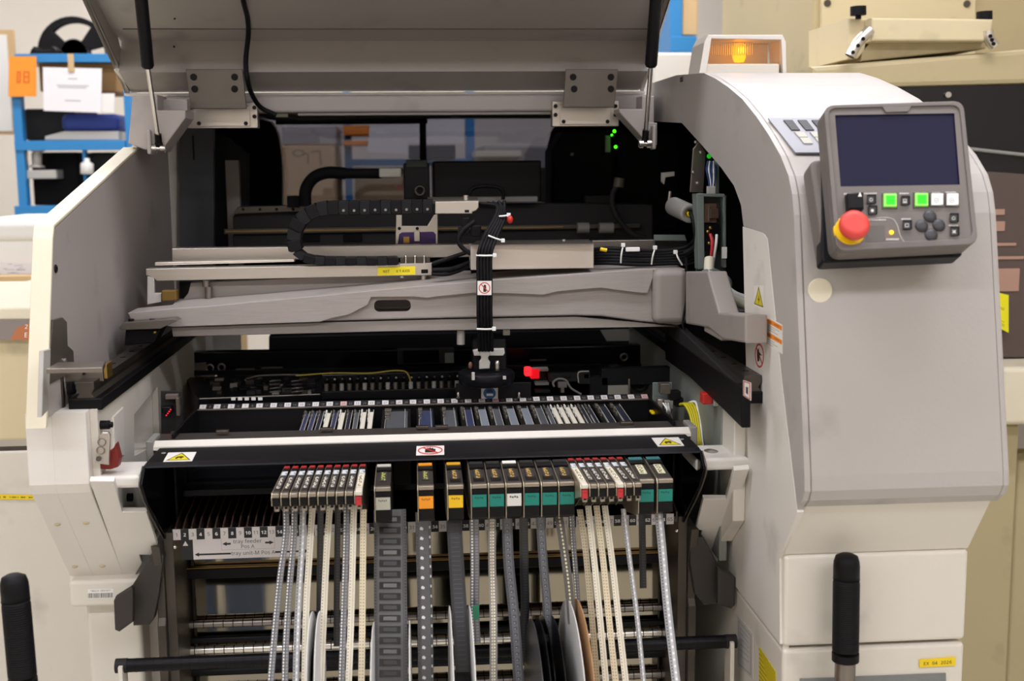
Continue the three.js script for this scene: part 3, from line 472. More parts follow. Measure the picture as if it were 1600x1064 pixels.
{ // signal lamp
  const t = thing('signal_lamp', 'clear signal lamp glowing amber on top of the console', 'signal lamp');
  const z = -0.3, base = 1.652, [a, b] = [pZ(1091, 125, z).x, pZ(1227, 125, z).x], h = pZ(1150, 55, z).y;
  const glass = new THREE.MeshPhysicalMaterial({ color: 0xf4f1ea, roughness: 0.12, transmission: 1, thickness: 0, ior: 1.45 });
  part(t, 'base', rbox(a + 0.012, b - 0.01, base - 0.012, base + 0.016, z - 0.07, z, 0.003), M.offWhite);
  const cov = [[a, base], [a + 0.008, h - 0.012], [a + 0.014, h], [b - 0.008, h], [b - 0.002, h - 0.012], [b, base], [b - 0.006, base], [b - 0.01, h - 0.008], [a + 0.02, h - 0.006], [a + 0.012, base]];
  part(t, 'frame', prism(cov, 'z', z - 0.08, z + 0.006, 0.001), M.white);
  const lens = part(t, 'lens', rbox(a + 0.014, b - 0.011, base + 0.016, h - 0.007, z - 0.001, z + 0.001, 0.0003), glass);
  const rr = new THREE.MeshPhysicalMaterial({ color: 0xf4f1ea, roughness: 0.1, transmission: 1, thickness: 0.004, ior: 1.45 });
  for (let k = 0; k < 20; k++) { const x = a + 0.022 + k * 0.0036; if (x < b - 0.014) part(lens, 'lens_rib', cyl(V(x, base + 0.03, z - 0.004), V(x, h - 0.01, z - 0.004), 0.0014, 0.0014, 8), rr); }
  part(t, 'reflector', rbox(a + 0.014, b - 0.012, base + 0.016, h - 0.008, z - 0.07, z - 0.064, 0.001), M.paperWhite);
  const c = pZ(1155, 80, z - 0.03);
  part(t, 'bulb', lathe(V(c.x, base + 0.02, c.z), V(c.x, h, c.z), [[0, 0], [0.008, 0.001], [0.011, 0.008], [0.011, 0.024], [0.008, 0.031], [0, 0.033]]), std({ color: 0xffa818, emissive: 0xffa010, emissiveIntensity: 1.9, roughness: 0.4 }), 'glowing amber bulb');
  const pl = new THREE.PointLight(0xff9a20, 0.0005); pl.position.set(c.x, c.y, c.z + 0.02); pl.castShadow = true; pl.shadow.radius = 0.4; scene.add(pl);
  part(t, 'latch', boxZ(1066, 119, 1083, 127, z - 0.05, 0.02, 0.001), M.steelDark);
}
// ---------------------------------------------------------------- control panel
{
  const t = thing('control_panel', 'grey control panel with dark screen, green keys and red emergency button', 'control panel');
  // local frame of the tilted panel: four photo corners on a tilted plane in front of the housing
  const A = pZ(1288, 168, 0.285), D = pZ(1313, 394, 0.365), w = 0.172;
  const yAx = A.clone().sub(D); yAx.x = 0; const H = yAx.length(); yAx.normalize(); const xAx = V(1, 0, 0), nAx = xAx.clone().cross(yAx);
  const org = pZ(1402, 278, 0.328);
  const on = (px, py, lift = 0) => { const d = dirOf(px, py), o = org.clone().addScaledVector(nAx, lift); return EYE.clone().addScaledVector(d, o.sub(EYE).dot(nAx) / d.dot(nAx)); };
  const lc = (px, py) => { const p = on(px, py).sub(org); return [p.dot(xAx), p.dot(yAx)]; };
  const mat = new THREE.Matrix4().makeBasis(xAx, yAx, nAx).setPosition(org);
  const lp = (pts, h0, h1, b, holes) => { const g = prism(pts, 'z', h0, h1, b, holes || [], 3); g.applyMatrix4(mat); return g; };
  const lpp = (pts, h0, h1, b) => lp(pts.map(([x, y]) => lc(x, y)), h0, h1, b);
  const rnd4 = (p, r) => { // rounded polygon through photo corners
    const out = []; const q = p.map(([x, y]) => new THREE.Vector2(...lc(x, y)));
    q.forEach((c, i) => { const a = q[(i + q.length - 1) % q.length], b = q[(i + 1) % q.length]; const u = a.clone().sub(c).normalize().multiplyScalar(r).add(c), v = b.clone().sub(c).normalize().multiplyScalar(r).add(c); for (let k = 0; k <= 6; k++) { const s = k / 6; out.push([u.x * (1 - s) ** 2 + 2 * c.x * s * (1 - s) + v.x * s * s, u.y * (1 - s) ** 2 + 2 * c.y * s * (1 - s) + v.y * s * s]); } }); return out; };
  const body = [[1286, 166], [1504, 159], [1527, 383], [1306, 394]], scr = [[1303, 179], [1492, 176], [1501, 290], [1312, 293]];
  const frameHole = rnd4(scr, 0.0015);
  part(t, 'body', lp(rnd4(body, 0.014), -0.03, -0.004, 0.004), M.greyPlastic);
  part(t, 'back_shell', lp(rnd4([[1276, 232], [1500, 224], [1522, 380], [1300, 390]], 0.012), -0.062, -0.028, 0.006), M.greyPlastic);
  part(t, 'dark_base', lp(rnd4([[1294, 240], [1512, 232], [1519, 388], [1296, 398]], 0.006), -0.05, -0.026, 0.002), M.black);
  part(t, 'face', lp(rnd4([[1289, 168], [1501, 162], [1523, 379], [1309, 389]], 0.013), -0.006, 0.0005, 0.001, [frameHole]), M.greyPlastic);
  const rim = rnd4([[1286, 166], [1504, 159], [1527, 383], [1306, 394]], 0.014), rimIn = rnd4([[1293, 171], [1498, 166], [1519, 374], [1313, 382]], 0.011);
  part(t, 'rim', lp(rim, -0.006, 0.003, 0.0012, [rimIn.slice().reverse()]), M.greyPlastic);
  part(t, 'top_tab', lpp([[1376, 166], [1424, 165], [1418, 176], [1383, 177]], 0, 0.0028, 0.0006), M.greyPlastic);
  part(t, 'screen', lp(rnd4([[1302, 178], [1493, 175], [1502, 291], [1311, 294]], 0.001), -0.0045, -0.002, 0.0003), std({ color: 0x1d1d34, roughness: 0.12, emissive: 0x23234a, emissiveIntensity: 0.12 }), 'dark blue screen');
  const inkGlyph = (draw, bg = '#2a2826') => printed(64, 64, (g, ww, hh) => { fill(g, bg, 0, 0, ww, hh); g.strokeStyle = g.fillStyle = '#d8d6d2'; g.lineWidth = 5; draw(g); });
  const glyph = { ring: inkGlyph((g) => { g.beginPath(); g.arc(32, 32, 14, 0, 6.3); g.stroke(); }), dot: inkGlyph((g) => { g.beginPath(); g.arc(32, 32, 15, 0, 6.3); g.fill(); }), screen: inkGlyph((g) => { g.strokeRect(17, 16, 30, 20); g.fillRect(12, 42, 40, 8); }), square: inkGlyph((g) => { g.strokeRect(16, 18, 32, 28); }), cross: inkGlyph((g) => { g.lineWidth = 9; g.beginPath(); g.moveTo(18, 18); g.lineTo(46, 46); g.moveTo(46, 18); g.lineTo(18, 46); g.stroke(); }) };
  const key = (cx, cy, s, m, capm, name, h = 0.004) => {
    const k = part(t, name, lpp([[cx - s, cy - s], [cx + s, cy - s], [cx + s, cy + s], [cx - s, cy + s]], 0, h, 0.0008), m);
    if (capm) { const q = [[cx - s * 0.8, cy - s * 0.8], [cx + s * 0.8, cy - s * 0.8], [cx + s * 0.8, cy + s * 0.8], [cx - s * 0.8, cy + s * 0.8]].map(([x, y]) => on(x, y, h + 0.0004)); part(k, 'cap', slab(...q, 0.0006), capm); }
    return k;
  };
  const ink = (label, x0, y0, x1, y1) => part(t, 'caption', slab(...[[x0, y0], [x1, y0], [x1, y1], [x0, y1]].map(([x, y]) => on(x, y, 0.0008)), 0.0005), label);
  const caps = {}; const cap = (n) => caps[n] ||= printed(128, 32, (g, w2, h2) => { fill(g, '#736c67', 0, 0, w2, h2); for (let k = 0; k < n; k++) fill(g, '#d4d0cb', 4 + k * 120 / n, 8 + rnd() * 4, 120 / n - 4 - rnd() * 3, 15); });  // the photo shows these captions only as pale dashes
  const green = std({ color: 0x12d80c, emissive: 0x0cf000, emissiveIntensity: 0.75, roughness: 0.4 }), lime = std({ color: 0x9be86a, emissive: 0x58d020, emissiveIntensity: 0.35, roughness: 0.4 });
  for (const [x, y] of [[1389.5, 314.5], [1438.5, 313.5]]) { key(x, y, 12.5, M.steelDark, null, 'key_frame', 0.0015); const k = key(x, y, 10, lime, null, 'lit_key', 0.004); part(k, 'lit_centre', lpp([[x - 7, y - 7], [x + 7, y - 7], [x + 7, y + 7], [x - 7, y + 7]], 0.003, 0.0046, 0.0008), green, 'glowing green key face'); }
  for (const [x, y] of [[1463, 313], [1487, 313]]) { key(x, y, 11.5, M.steelDark, null, 'key_frame', 0.0015); key(x, y, 9, M.paperWhite, printed(64, 64, (g) => { fill(g, '#efeeec', 0, 0, 64, 64); g.strokeStyle = '#9b9995'; g.lineWidth = 5; g.beginPath(); g.arc(32, 32, 15, 0, 6.3); g.stroke(); fill(g, '#9b9995', 27, 27, 10, 10); }), 'white_key'); }
  for (const [x, y, k] of [[1361, 312, 'ring'], [1363, 329, 'dot'], [1414, 314, 'screen'], [1417, 352, 'square'], [1490, 341, 'ring'], [1491, 362, 'cross']]) key(x, y, 6.5, M.black, glyph[k], 'black_key');
  const sel = part(t, 'selector_switch', lpp([[1319, 308], [1344, 306], [1345, 332], [1321, 333]], 0, 0.012, 0.002), M.black);
  part(sel, 'pointer', lpp([[1335, 314], [1338, 307], [1341, 314]], 0.0118, 0.0128, 0.0002), M.paperWhite);
  for (const [x, y] of [[1453, 338], [1440, 353], [1467, 352], [1455, 367]]) { const p = on(x, y, 0.001); const g = new THREE.SphereGeometry(0.0078, 20, 10); g.scale(1, 1, 0.45); g.applyMatrix4(new THREE.Matrix4().makeBasis(xAx, yAx, nAx).setPosition(p)); part(t, 'arrow_key', g, plain(0x38373a, 0.45)); }
  // emergency stop
  const e = on(1326, 362), n = nAx; const at = (h) => e.clone().addScaledVector(n, h);
  const es = part(t, 'emergency_stop', lathe(at(0), at(0.03), [[0, 0.003], [0.009, 0.003], [0.009, 0.012], [0.0165, 0.014], [0.0175, 0.018], [0.0168, 0.0235], [0.013, 0.0262], [0.0075, 0.0265], [0.007, 0.026], [0, 0.026]], 36), M.redSoft, 'red mushroom push button');
  part(es, 'collar', lathe(at(0), at(0.03), [[0, 0], [0.0185, 0], [0.0185, 0.002], [0.017, 0.0035], [0, 0.0035]], 36), M.yellow, 'yellow ring');
  part(t, 'yellow_mark', lpp([[1347, 343], [1356, 342], [1356, 345], [1349, 346]], 0, 0.0008, 0.0002), M.yellow);
  part(t, 'recess_panel', lpp([[1356, 353], [1382, 352], [1382, 379], [1352, 380]], 0, 0.001, 0.0003), plain(0x5d5753, 0.5));
  part(t, 'ready_light', ball(on(1393, 363, 0.002), 0.0022), std({ color: 0xffa020, emissive: 0xffa518, emissiveIntensity: 5 }), 'small amber light');
  part(t, 'groove_line', tube([[1356, 342], [1384, 340], [1396, 343], [1402, 352], [1406, 366], [1412, 377], [1424, 379.5], [1460, 379], [1508, 377]].map(([x, y]) => on(x, y, 0.0004)), 0.0006, 60, 6), M.greyLight);
  for (const [n, x0, y0, x1, y1] of [[8, 1318, 300, 1342, 305], [8, 1350, 300, 1371, 304], [8, 1377, 300, 1400, 304], [5, 1405, 300, 1421, 304], [5, 1429, 299, 1448, 303], [4, 1456, 299, 1470, 303], [5, 1477, 298, 1495, 303], [9, 1357, 341, 1386, 345.5], [7, 1384, 371, 1406, 376], [6, 1408, 340, 1424, 344], [5, 1482, 350, 1498, 354]]) ink(cap(n), x0, y0, x1, y1);
}

// ---------------------------------------------------------------- upper frame, raised lid, gas struts
{
  const t = machine;
  part(t, 'cross_rail', boxZ(252, 150, 1012, 173, -0.6, 0.05, 0.006), M.frameGrey);
  part(t, 'cover_strip', boxZ(465, 173, 900, 178, -0.63, 0.02, 0.001), M.paperWhite);
  for (const [x, w] of [[430, 20], [540, 14], [585, 20], [705, 14]]) part(t, 'cable_clip', boxZ(x, 173, x + w, 183, -0.645, 0.01, 0.001), x > 500 ? M.black : M.tagGrey);
  part(t, 'cable_run', tube([[395, 165], [410, 176], [450, 184], [560, 183], [700, 178], [860, 179]].map(([x, y]) => pZ(x, y, -0.66)), 0.008), M.rubber);
  part(t, 'corner_post', prism(pixZ([[207, 150], [246, 148], [246, 172], [290, 172], [290, 184], [252, 236], [226, 234], [200, 224]], -0.42), 'z', -0.5, -0.42, 0.002), M.frameGrey);
  part(t, 'post_flange', boxZ(246, 155, 293, 173, -0.47, 0.03, 0.001), M.frameGrey);
  part(t, 'corner_post', prism(pixZ([[967, 170], [1003, 170], [1003, 150], [1022, 150], [1022, 190], [1020, 228], [1010, 222], [968, 176]], -0.5), 'z', -0.56, -0.5, 0.002), M.frameGrey);
  part(t, 'joint_plate', prism(pixZ([[1010, 190], [1027, 192], [1027, 226], [1022, 230], [1004, 226]], -0.44), 'z', -0.46, -0.44, 0.002), M.frameGrey);
  // fixed roof over the rear half and dark rear walls
  part(t, 'roof', rbox(-0.525, 0.69, 1.625, 1.632, -1.45, -0.66, 0.001), M.frameGrey);
  part(t, 'far_side_wall', rbox(0.68, 0.69, 0.97, 1.625, -1.45, -0.62, 0.001), M.blackMatte);
  part(t, 'near_side_wall', rbox(-0.535, -0.525, 0.97, 1.632, -1.45, -0.72, 0.001), M.darkPanel);
  const zr = -1.3;
  part(t, 'rear_post', prism(pixZ([[262, 190], [276, 190], [276, 480], [262, 480]], -0.75), 'z', -0.78, -0.75, 0.002), plain(0x9a948e, 0.5));
  const dp = part(t, 'rear_side_panel', prism(pixZ([[274, 175], [334, 175], [334, 440], [274, 440]], -0.85), 'z', -0.87, -0.85, 0.002), plain(0x3a3d42, 0.5));
  part(dp, 'slot', boxZ(300, 212, 304, 250, -0.848, 0.003, 0.0005), M.blackMatte);
  part(t, 'rear_backing', prism(pixZ([[240, 165], [402, 165], [402, 440], [240, 440]], -1.27), 'z', -1.29, -1.27, 0.001), M.blackMatte);
  part(t, 'rear_side_step', prism(pixZ([[318, 200], [360, 216], [388, 240], [388, 420], [318, 420]], -0.98), 'z', -1.0, -0.98, 0.002), M.darkPanel);
  part(t, 'rear_pillar', boxZ(351, 250, 380, 430, -0.96, 0.03, 0.002), M.casting);
  part(t, 'rear_cover', prism(pixZ([[384, 180], [424, 190], [434, 206], [440, 232], [441.5, 330], [384, 330]], zr), 'z', zr - 0.02, zr, 0.002), M.blackMatte);
  part(t, 'rear_cover_edge', tube([[424, 190], [433, 204], [439, 230], [442, 262], [442, 330]].map(([x, y]) => pZ(x, y, zr + 0.004)), 0.0022), M.alu);
  part(t, 'rear_cover', prism(pixZ([[862, 205], [880, 180], [1200, 180], [1200, 420], [856, 420], [856, 230]], zr), 'z', zr - 0.02, zr, 0.002), M.blackMatte);
  part(t, 'rear_cover_edge', boxZ(870, 240, 875, 316, zr + 0.03, 0.02, 0.001), M.alu);
  part(t, 'rear_cover_trim', boxZ(845, 262, 854, 316, zr + 0.02, 0.02, 0.001), M.greyMid);
  part(t, 'rear_lower_wall', rbox(pZ(420, 500, zr).x, 0.69, 0.97, pZ(600, 345, zr).y, zr - 0.03, zr - 0.01, 0.002), M.blackMatte);
  part(t, 'rear_lower_wall', rbox(-0.5, pZ(420, 500, zr).x, 0.97, pZ(350, 556, zr).y, zr - 0.03, zr - 0.01, 0.002), M.blackMatte);
  part(t, 'rear_mid_wall', rbox(-0.5, pZ(420, 500, zr).x, pZ(350, 500, zr).y, pZ(600, 345, zr).y, zr - 0.03, zr - 0.01, 0.002), M.blackMatte);
  part(t, 'rear_window', slabPix([[380, 176], [880, 172], [880, 350], [380, 350]], 'z', zr - 0.04, 0.003), new THREE.MeshPhysicalMaterial({ color: 0xa6a6ae, roughness: 0.03, transmission: 1, thickness: 0, ior: 1.45 }), 'smoked rear window');
  part(t, 'window_post', boxZ(655, 178, 667, 262, zr + 0.1, 0.02, 0.001), M.blackMatte);
  part(t, 'window_header', boxZ(430, 180, 668, 193, zr + 0.1, 0.02, 0.001), M.blackMatte);
}
const LIDX0 = -0.532, LIDX1 = 0.446;
const lidProf = [[143, -0.632], [112, -0.54], [64, -0.572], [45, -0.5], [0, -0.4]].map(([y, z]) => [z, pZ(600, y, z).y]); lidProf.push([-0.08, lidProf[4][1] + 0.115]);
const lidAt = (px, py, off = 0) => {                        // a pixel on the lid's inner surface
  const d = dirOf(px, py); let best = null;
  for (let i = 0; i < lidProf.length - 1; i++) { const [z0, y0] = lidProf[i], [z1, y1] = lidProf[i + 1], n = V(0, -(z1 - z0), y1 - y0).normalize(), o = V(0, y0, z0).addScaledVector(n, off), s = o.sub(EYE).dot(n) / d.dot(n), p = EYE.clone().addScaledVector(d, s); if (s > 0 && p.z >= Math.min(z0, z1) - 0.004 && p.z <= Math.max(z0, z1) + 0.004) best = best || p; }
  return best || pZ(px, py, -0.5);
};
{
  const t = thing('hinged_cover', 'raised grey metal lid with folded edges hanging over the opening', 'lid');
  const off = (k) => lidProf.map(([z, y], i) => { const a = lidProf[Math.max(0, i - 1)], b = lidProf[Math.min(lidProf.length - 1, i + 1)], dx = b[0] - a[0], dy = b[1] - a[1], L = Math.hypot(dx, dy); return [z - dy / L * k, y + dx / L * k]; });
  part(t, 'inner_sheet', prism([...lidProf, ...off(0.004).reverse()], 'x', LIDX0 + 0.01, LIDX1 - 0.01, 0.0005), M.lid);
  part(t, 'seam', prism((() => { const [z, y] = lidProf[3]; return [[z - 0.0015, y - 0.0012], [z + 0.0015, y - 0.0008], [z + 0.0015, y + 0.001], [z - 0.0015, y + 0.001]]; })(), 'x', LIDX0 + 0.03, LIDX1 - 0.02, 0.0001), M.steelDark);
  for (const [x, s] of [[LIDX0, 1], [LIDX1, -1]]) {
    const e = s > 0 ? pX(160, 0, x) : pX(1048, 0, x), sl = (e.y - 1.643) / (e.z + 0.632);
    const fl = [[-0.632, 1.643], [e.z, e.y], [-0.05, 1.643 + sl * 0.582], ...off(0.012).reverse()];
    const f = part(t, 'side_flange', prism(fl, 'x', x, x + s * 0.008, 0.002), M.white);
    part(f, 'flange_shade', prism(fl.map(([z, y]) => [z, y + 0.004]), 'x', x + s * 0.0075, x + s * 0.01, 0.0005), M.lid);  // darker tone stands in for shade on the white inner face
  }
  part(t, 'outer_skin', prism([...off(0.008), ...off(0.014).reverse()], 'x', LIDX0, LIDX1, 0.001), M.white);
  part(t, 'bottom_lip', prism([[-0.638, 1.6385], [-0.618, 1.6385], [-0.618, 1.643], [-0.638, 1.643]], 'x', LIDX0, LIDX1, 0.0008), M.white);
  for (const [x, y] of [[273, 29], [272, 73]]) part(t, 'small_hole', ball(lidAt(x, y, 0.0002), 0.002), M.black);
  // hinges
  for (const [q, b] of [[[[290, 108], [379, 108], [385, 170], [298, 170]], [292, 160, 403, 200]], [[[884, 108], [966, 108], [960, 168], [880, 168]], [863, 158, 967, 197]]]) {
    const h = part(t, 'hinge_plate', prism(pixZ(q, -0.528), 'z', -0.536, -0.528, 0.0015), M.plateGrey, 'bare metal hinge plate');
    const [x0, , x1] = [q[0][0], 0, q[1][0]];
    for (const [fx, fy] of [[0.14, 0.2], [0.86, 0.2], [0.16, 0.5], [0.86, 0.5]]) part(h, 'slot_bolt', [cyl(pZ(x0 + (x1 - x0) * fx, 108 + 62 * fy, -0.53), pZ(x0 + (x1 - x0) * fx, 108 + 62 * fy, -0.5265), 0.0062, 0.0062, 16), cyl(pZ(x0 + (x1 - x0) * fx + 2, 110 + 62 * fy, -0.53), pZ(x0 + (x1 - x0) * fx + 2, 110 + 62 * fy, -0.523), 0.002, 0.002, 10)], M.black);
    const k = part(t, 'hinge_block', boxZ(b[0], b[1], b[2], b[3], -0.58, 0.03, 0.0012), M.alu);
    part(k, 'hinge_leaf', boxZ(b[0] + 12, b[1] + 6, b[2] - 12, b[3] - 3, -0.576, 0.006, 0.0008), M.alu);
    for (const [fx, fy] of [[0.05, 0.2], [0.95, 0.2], [0.05, 0.55], [0.95, 0.55], [0.17, 0.82], [0.83, 0.82]]) part(k, 'bolt_hole', cyl(pZ(b[0] + (b[2] - b[0]) * fx, b[1] + (b[3] - b[1]) * fy, -0.578), pZ(b[0] + (b[2] - b[0]) * fx, b[1] + (b[3] - b[1]) * fy, -0.5745), 0.0038, 0.0038, 14), M.black);
  }
}
for (const [a, b, c, lab] of [[[217, -40, -0.31], [231, 106, -0.37], [247, 213, -0.41], 'beside the corner post above the side cover'], [[1028, -40, -0.3], [1017, 104, -0.36], [1009, 206, -0.42], 'beside the console arch']]) {
  const t = thing('gas_strut', `black gas strut with chrome rod, ${lab}`, 'gas strut', null);
  const p = pZ(...a), q = pZ(...b), r = pZ(...c), d = q.clone().sub(p).normalize();
  part(t, 'cylinder', lathe(p, q, [[0, 0], [0.0105, 0], [0.0105, p.distanceTo(q) - 0.004], [0.0085, p.distanceTo(q)], [0, p.distanceTo(q)]]), M.black);
  part(t, 'rod', cyl(q, r, 0.004), M.chrome);
  part(t, 'end_fitting', [cyl(r.clone().addScaledVector(d, -0.004), r.clone().addScaledVector(d, 0.012), 0.006), ball(r.clone().addScaledVector(d, 0.014), 0.007)], M.black);
  const e = r.clone().addScaledVector(d, 0.02);
  part(t, 'pivot_pin', [cyl(e.clone().add(V(-0.011, -0.002, 0.002)), e.clone().add(V(0.011, -0.002, 0.002)), 0.0045), cyl(e.clone().add(V(-0.011, -0.002, 0.002)), e.clone().add(V(-0.004, -0.002, 0.002)), 0.0075), cyl(e.clone().add(V(0.003, -0.002, 0.002)), e.clone().add(V(0.01, -0.002, 0.002)), 0.0075)], M.chrome);
  part(t, 'clevis', rbox(e.x + (lab.includes('side cover') ? -0.019 : 0.012), e.x + (lab.includes('side cover') ? -0.012 : 0.019), e.y - 0.012, e.y + 0.03, e.z - 0.02, e.z + 0.008, 0.003), M.frameGrey);
}
solo('lid_cable', tube([pZ(377, -30, -0.335), pZ(380, 0, -0.392), pZ(387, 30, -0.465), pZ(388, 55, -0.51), pZ(384, 95, -0.53), pZ(386, 120, -0.525), pZ(394, 148, -0.56), pZ(408, 168, -0.585), pZ(432, 180, -0.59)], 0.0045, 80), M.rubber, 'black cable running down the raised lid', 'cable');

// ---------------------------------------------------------------- rear gantry and fittings in the dark of the machine
{
  const t = thing('rear_gantry', 'dark rear gantry beam with a guide rail inside the machine', 'gantry');
  const z = -0.85;
  part(t, 'beam', slabZ([[364, 338], [372, 330], [372, 324], [480, 321], [900, 318], [1020, 320], [1020, 400], [364, 400]], z, 0.08, 0.002), M.darkGrey);
  part(t, 'top_flange', slabZ([[362, 336], [372, 323], [480, 321], [480, 330], [374, 334]], z + 0.015, 0.05, 0.001), M.steelDark);
  for (let k = 0; k < 4; k++) part(t, 'screw', ball(pZ(380 + k * 26, 327, z + 0.016), 0.003), M.black);
  const rl = part(t, 'guide_rail', slabZ([[350, 358], [1000, 350], [1000, 356], [350, 366]], z + 0.012, 0.012, 0.001), M.steelDark);
  part(rl, 'rail_edge', slabZ([[352, 361], [880, 354], [880, 355.6], [352, 362.8]], z + 0.0135, 0.002, 0.0004), M.brass);
  for (const x of [470, 536]) part(t, 'pocket', boxZ(x, 366, x + 30, 378, z + 0.004, 0.006, 0.002), M.blackMatte);
  part(t, 'hose', tube([[540, 271], [510, 270], [490, 278], [478, 296], [477, 322]].map(([x, y]) => pZ(x, y, z + 0.04)), 0.013, 40), M.blackMatte);
  part(t, 'hose', tube([[536, 271], [570, 271], [596, 271]].map(([x, y]) => pZ(x, y, z + 0.04)), 0.011, 20), M.blackMatte);
  part(t, 'hose_clamp', boxZ(592, 263, 627, 277, z + 0.06, 0.03, 0.003), M.tagGrey);
  part(t, 'pivot_block', boxZ(448, 306, 468, 324, z + 0.03, 0.03, 0.002), M.blackMatte);
  part(t, 'rear_head', boxZ(630, 255, 672, 312, z + 0.03, 0.08, 0.003), M.black);
  part(t, 'head_cap', boxZ(634, 250, 668, 262, z + 0.032, 0.06, 0.002), plain(0x1d2c28, 0.5));
  part(t, 'red_plug', cyl(pZ(624, 293, z + 0.03), pZ(624, 293, z + 0.05), 0.006), plain(0x5c1512, 0.5));
  part(t, 'head_fitting', torus(pZ(656, 298, z + 0.04), 0.009, 0.003), M.steelDark);
  part(t, 'motor_cover', boxZ(676, 252, 846, 315, z - 0.02, 0.2, 0.004), M.black);
  part(t, 'cover_handle', tube([[734, 312], [734, 300], [742, 293], [778, 293], [786, 300], [786, 312]].map(([x, y]) => pZ(x, y, z + 0.06)), 0.004, 40), M.blackMetal);
  part(t, 'cover_ledge', boxZ(742, 308, 840, 315, z + 0.03, 0.05, 0.001), M.greyMid);
}
{ // cable and light clusters in the dark corner by the console arch
  const t = thing('rear_unit', 'dark drive unit with green indicator lights in the machine corner', 'drive unit');
  const z = -1.0;
  part(t, 'case', slabZ([[862, 236], [880, 205], [950, 200], [960, 236], [962, 330], [862, 330]], z, 0.15, 0.01), M.blackMatte);
  part(t, 'side_case', boxZ(965, 205, 1060, 420, z - 0.05, 0.1, 0.004), M.blackMatte);
  part(t, 'indicator_bar', boxZ(946, 212, 954, 238, z + 0.01, 0.02, 0.002), M.greyMid);
  const led = std({ color: 0x40ff20, emissive: 0x35f010, emissiveIntensity: 4 });
  for (const [x, y, r] of [[960, 205, 0.0034], [956, 211, 0.0022], [962, 229.5, 0.0034]]) part(t, 'green_light', ball(pZ(x, y, z + 0.02), r), led, 'small green light');
  part(t, 'small_screw', ball(pZ(894, 241, z + 0.005), 0.004), M.greyMid);
  part(t, 'grey_hose', tube([[967, 285], [957, 304], [958, 325], [972, 350], [990, 366], [1010, 372]].map(([x, y]) => pZ(x, y, z + 0.19)), 0.006, 40), M.darkGrey);
  part(t, 'hose_end', cyl(pZ(966, 292, z + 0.19), pZ(968, 278, z + 0.19), 0.011), plain(0x5c5848, 0.5));
  part(t, 'bar', boxZ(915, 306, 960, 318, z + 0.08, 0.03, 0.002), M.darkGrey);
  for (const [x0, x1] of [[902, 920], [936, 958]]) part(t, 'cylinder_end', cyl(pZ(x0, 356, z + 0.2), pZ(x1, 356, z + 0.2), 0.011), M.greyMid);
  part(t, 'bracket', slabZ([[1034, 270], [1054, 268], [1054, 275], [1040, 277], [1038, 288], [1034, 284]], -0.5, 0.01, 0.001), M.greyLight);
  part(t, 'pin', cyl(pZ(1047, 299, -0.5), pZ(1045, 318, -0.5), 0.003), M.alu);
}
{ // junction box
  const t = thing('junction_box', 'open grey junction box with brown breaker and wires by the console arch', 'junction box');
  const z = -0.18;
  const P = (x, y, d = 0) => pZ(x, y, z + d);
  part(t, 'back_plate', boxZ(1089, 306, 1134, 424, z - 0.02, 0.004, 0.0008), plain(0x3a3f3d, 0.5));
  part(t, 'side_flange', slabZ([[1088, 304], [1100, 302], [1101, 420], [1092, 421]], z, 0.03, 0.001), M.greenGrey);
  part(t, 'side_flange', slabZ([[1130, 305], [1134, 306], [1135, 418], [1131, 418]], z, 0.03, 0.0008), M.greenGrey);
  part(t, 'top_flange', slabZ([[1088, 303], [1132, 303], [1134, 308], [1092, 307]], z, 0.03, 0.0008), M.greenGrey);
  const bk = part(t, 'breaker', boxZ(1100, 318, 1120, 348, z - 0.004, 0.014, 0.001), M.brownBreaker);
  part(bk, 'breaker_handle', boxZ(1110, 326, 1123, 341, z + 0.004, 0.01, 0.001), plain(0x4a3528, 0.5));
  part(bk, 'breaker_rib', boxZ(1107, 322, 1109, 346, z + 0.001, 0.006, 0.0005), M.steel);
  part(t, 'terminal_block', boxZ(1101, 350, 1124, 392, z - 0.006, 0.012, 0.0015), M.black);
  for (const [x, y] of [[1110, 356], [1106, 362], [1108, 380]]) part(t, 'terminal_screw', ball(P(x, y, -0.004), 0.003), M.brass);
  part(t, 'red_wire', tube([P(1110, 366, -0.002), P(1113, 378, 0.006), P(1111, 405, 0.004)], 0.0028, 20), M.wireRed);
  part(t, 'white_wire', tube([P(1120, 367, -0.002), P(1119, 380, 0.006), P(1115, 406, 0.004)], 0.0024, 20), M.ptfe);
  part(t, 'wire_tag', boxZ(1128, 386, 1136, 404, z + 0.004, 0.002, 0.0005), M.paperWhite);
  part(t, 'hanging_plate', slabZ([[1083, 232], [1092, 222], [1103, 238], [1099, 300], [1078, 300]], z - 0.1, 0.006, 0.001), M.steel);
  for (const [x, y] of [[1087, 222], [1095, 238], [1083, 269], [1090, 286]]) part(t, 'plate_screw', ball(P(x, y, -0.097), 0.003), M.alu);
  part(t, 'green_light', ball(P(1108, 244, -0.06), 0.004), std({ color: 0x107a18, emissive: 0x0a9a14, emissiveIntensity: 0.8 }), 'dim green light');
  for (const [m, dx] of [[M.wireBlue, 0], [M.ptfe, 3], [M.wireBlue, 6], [M.ptfe, 9], [M.wireBlue, 11]]) part(t, 'thin_wire', tube([P(1106 + dx, 252, -0.06), P(1104 + dx * 1.2, 266, -0.04), P(1107 + dx * 0.9, 280, -0.04), P(1109 + dx * 0.5, 293, -0.04)], 0.0015, 24, 6), m);
  part(t, 'wire_socket', boxZ(1106, 291, 1118, 303, z - 0.03, 0.01, 0.001), M.greyLight);
  part(t, 'conduit_channel', slabZ([[1118, 250], [1124, 252], [1124, 302], [1119, 302]], z - 0.05, 0.01, 0.001), M.greenGrey);
}
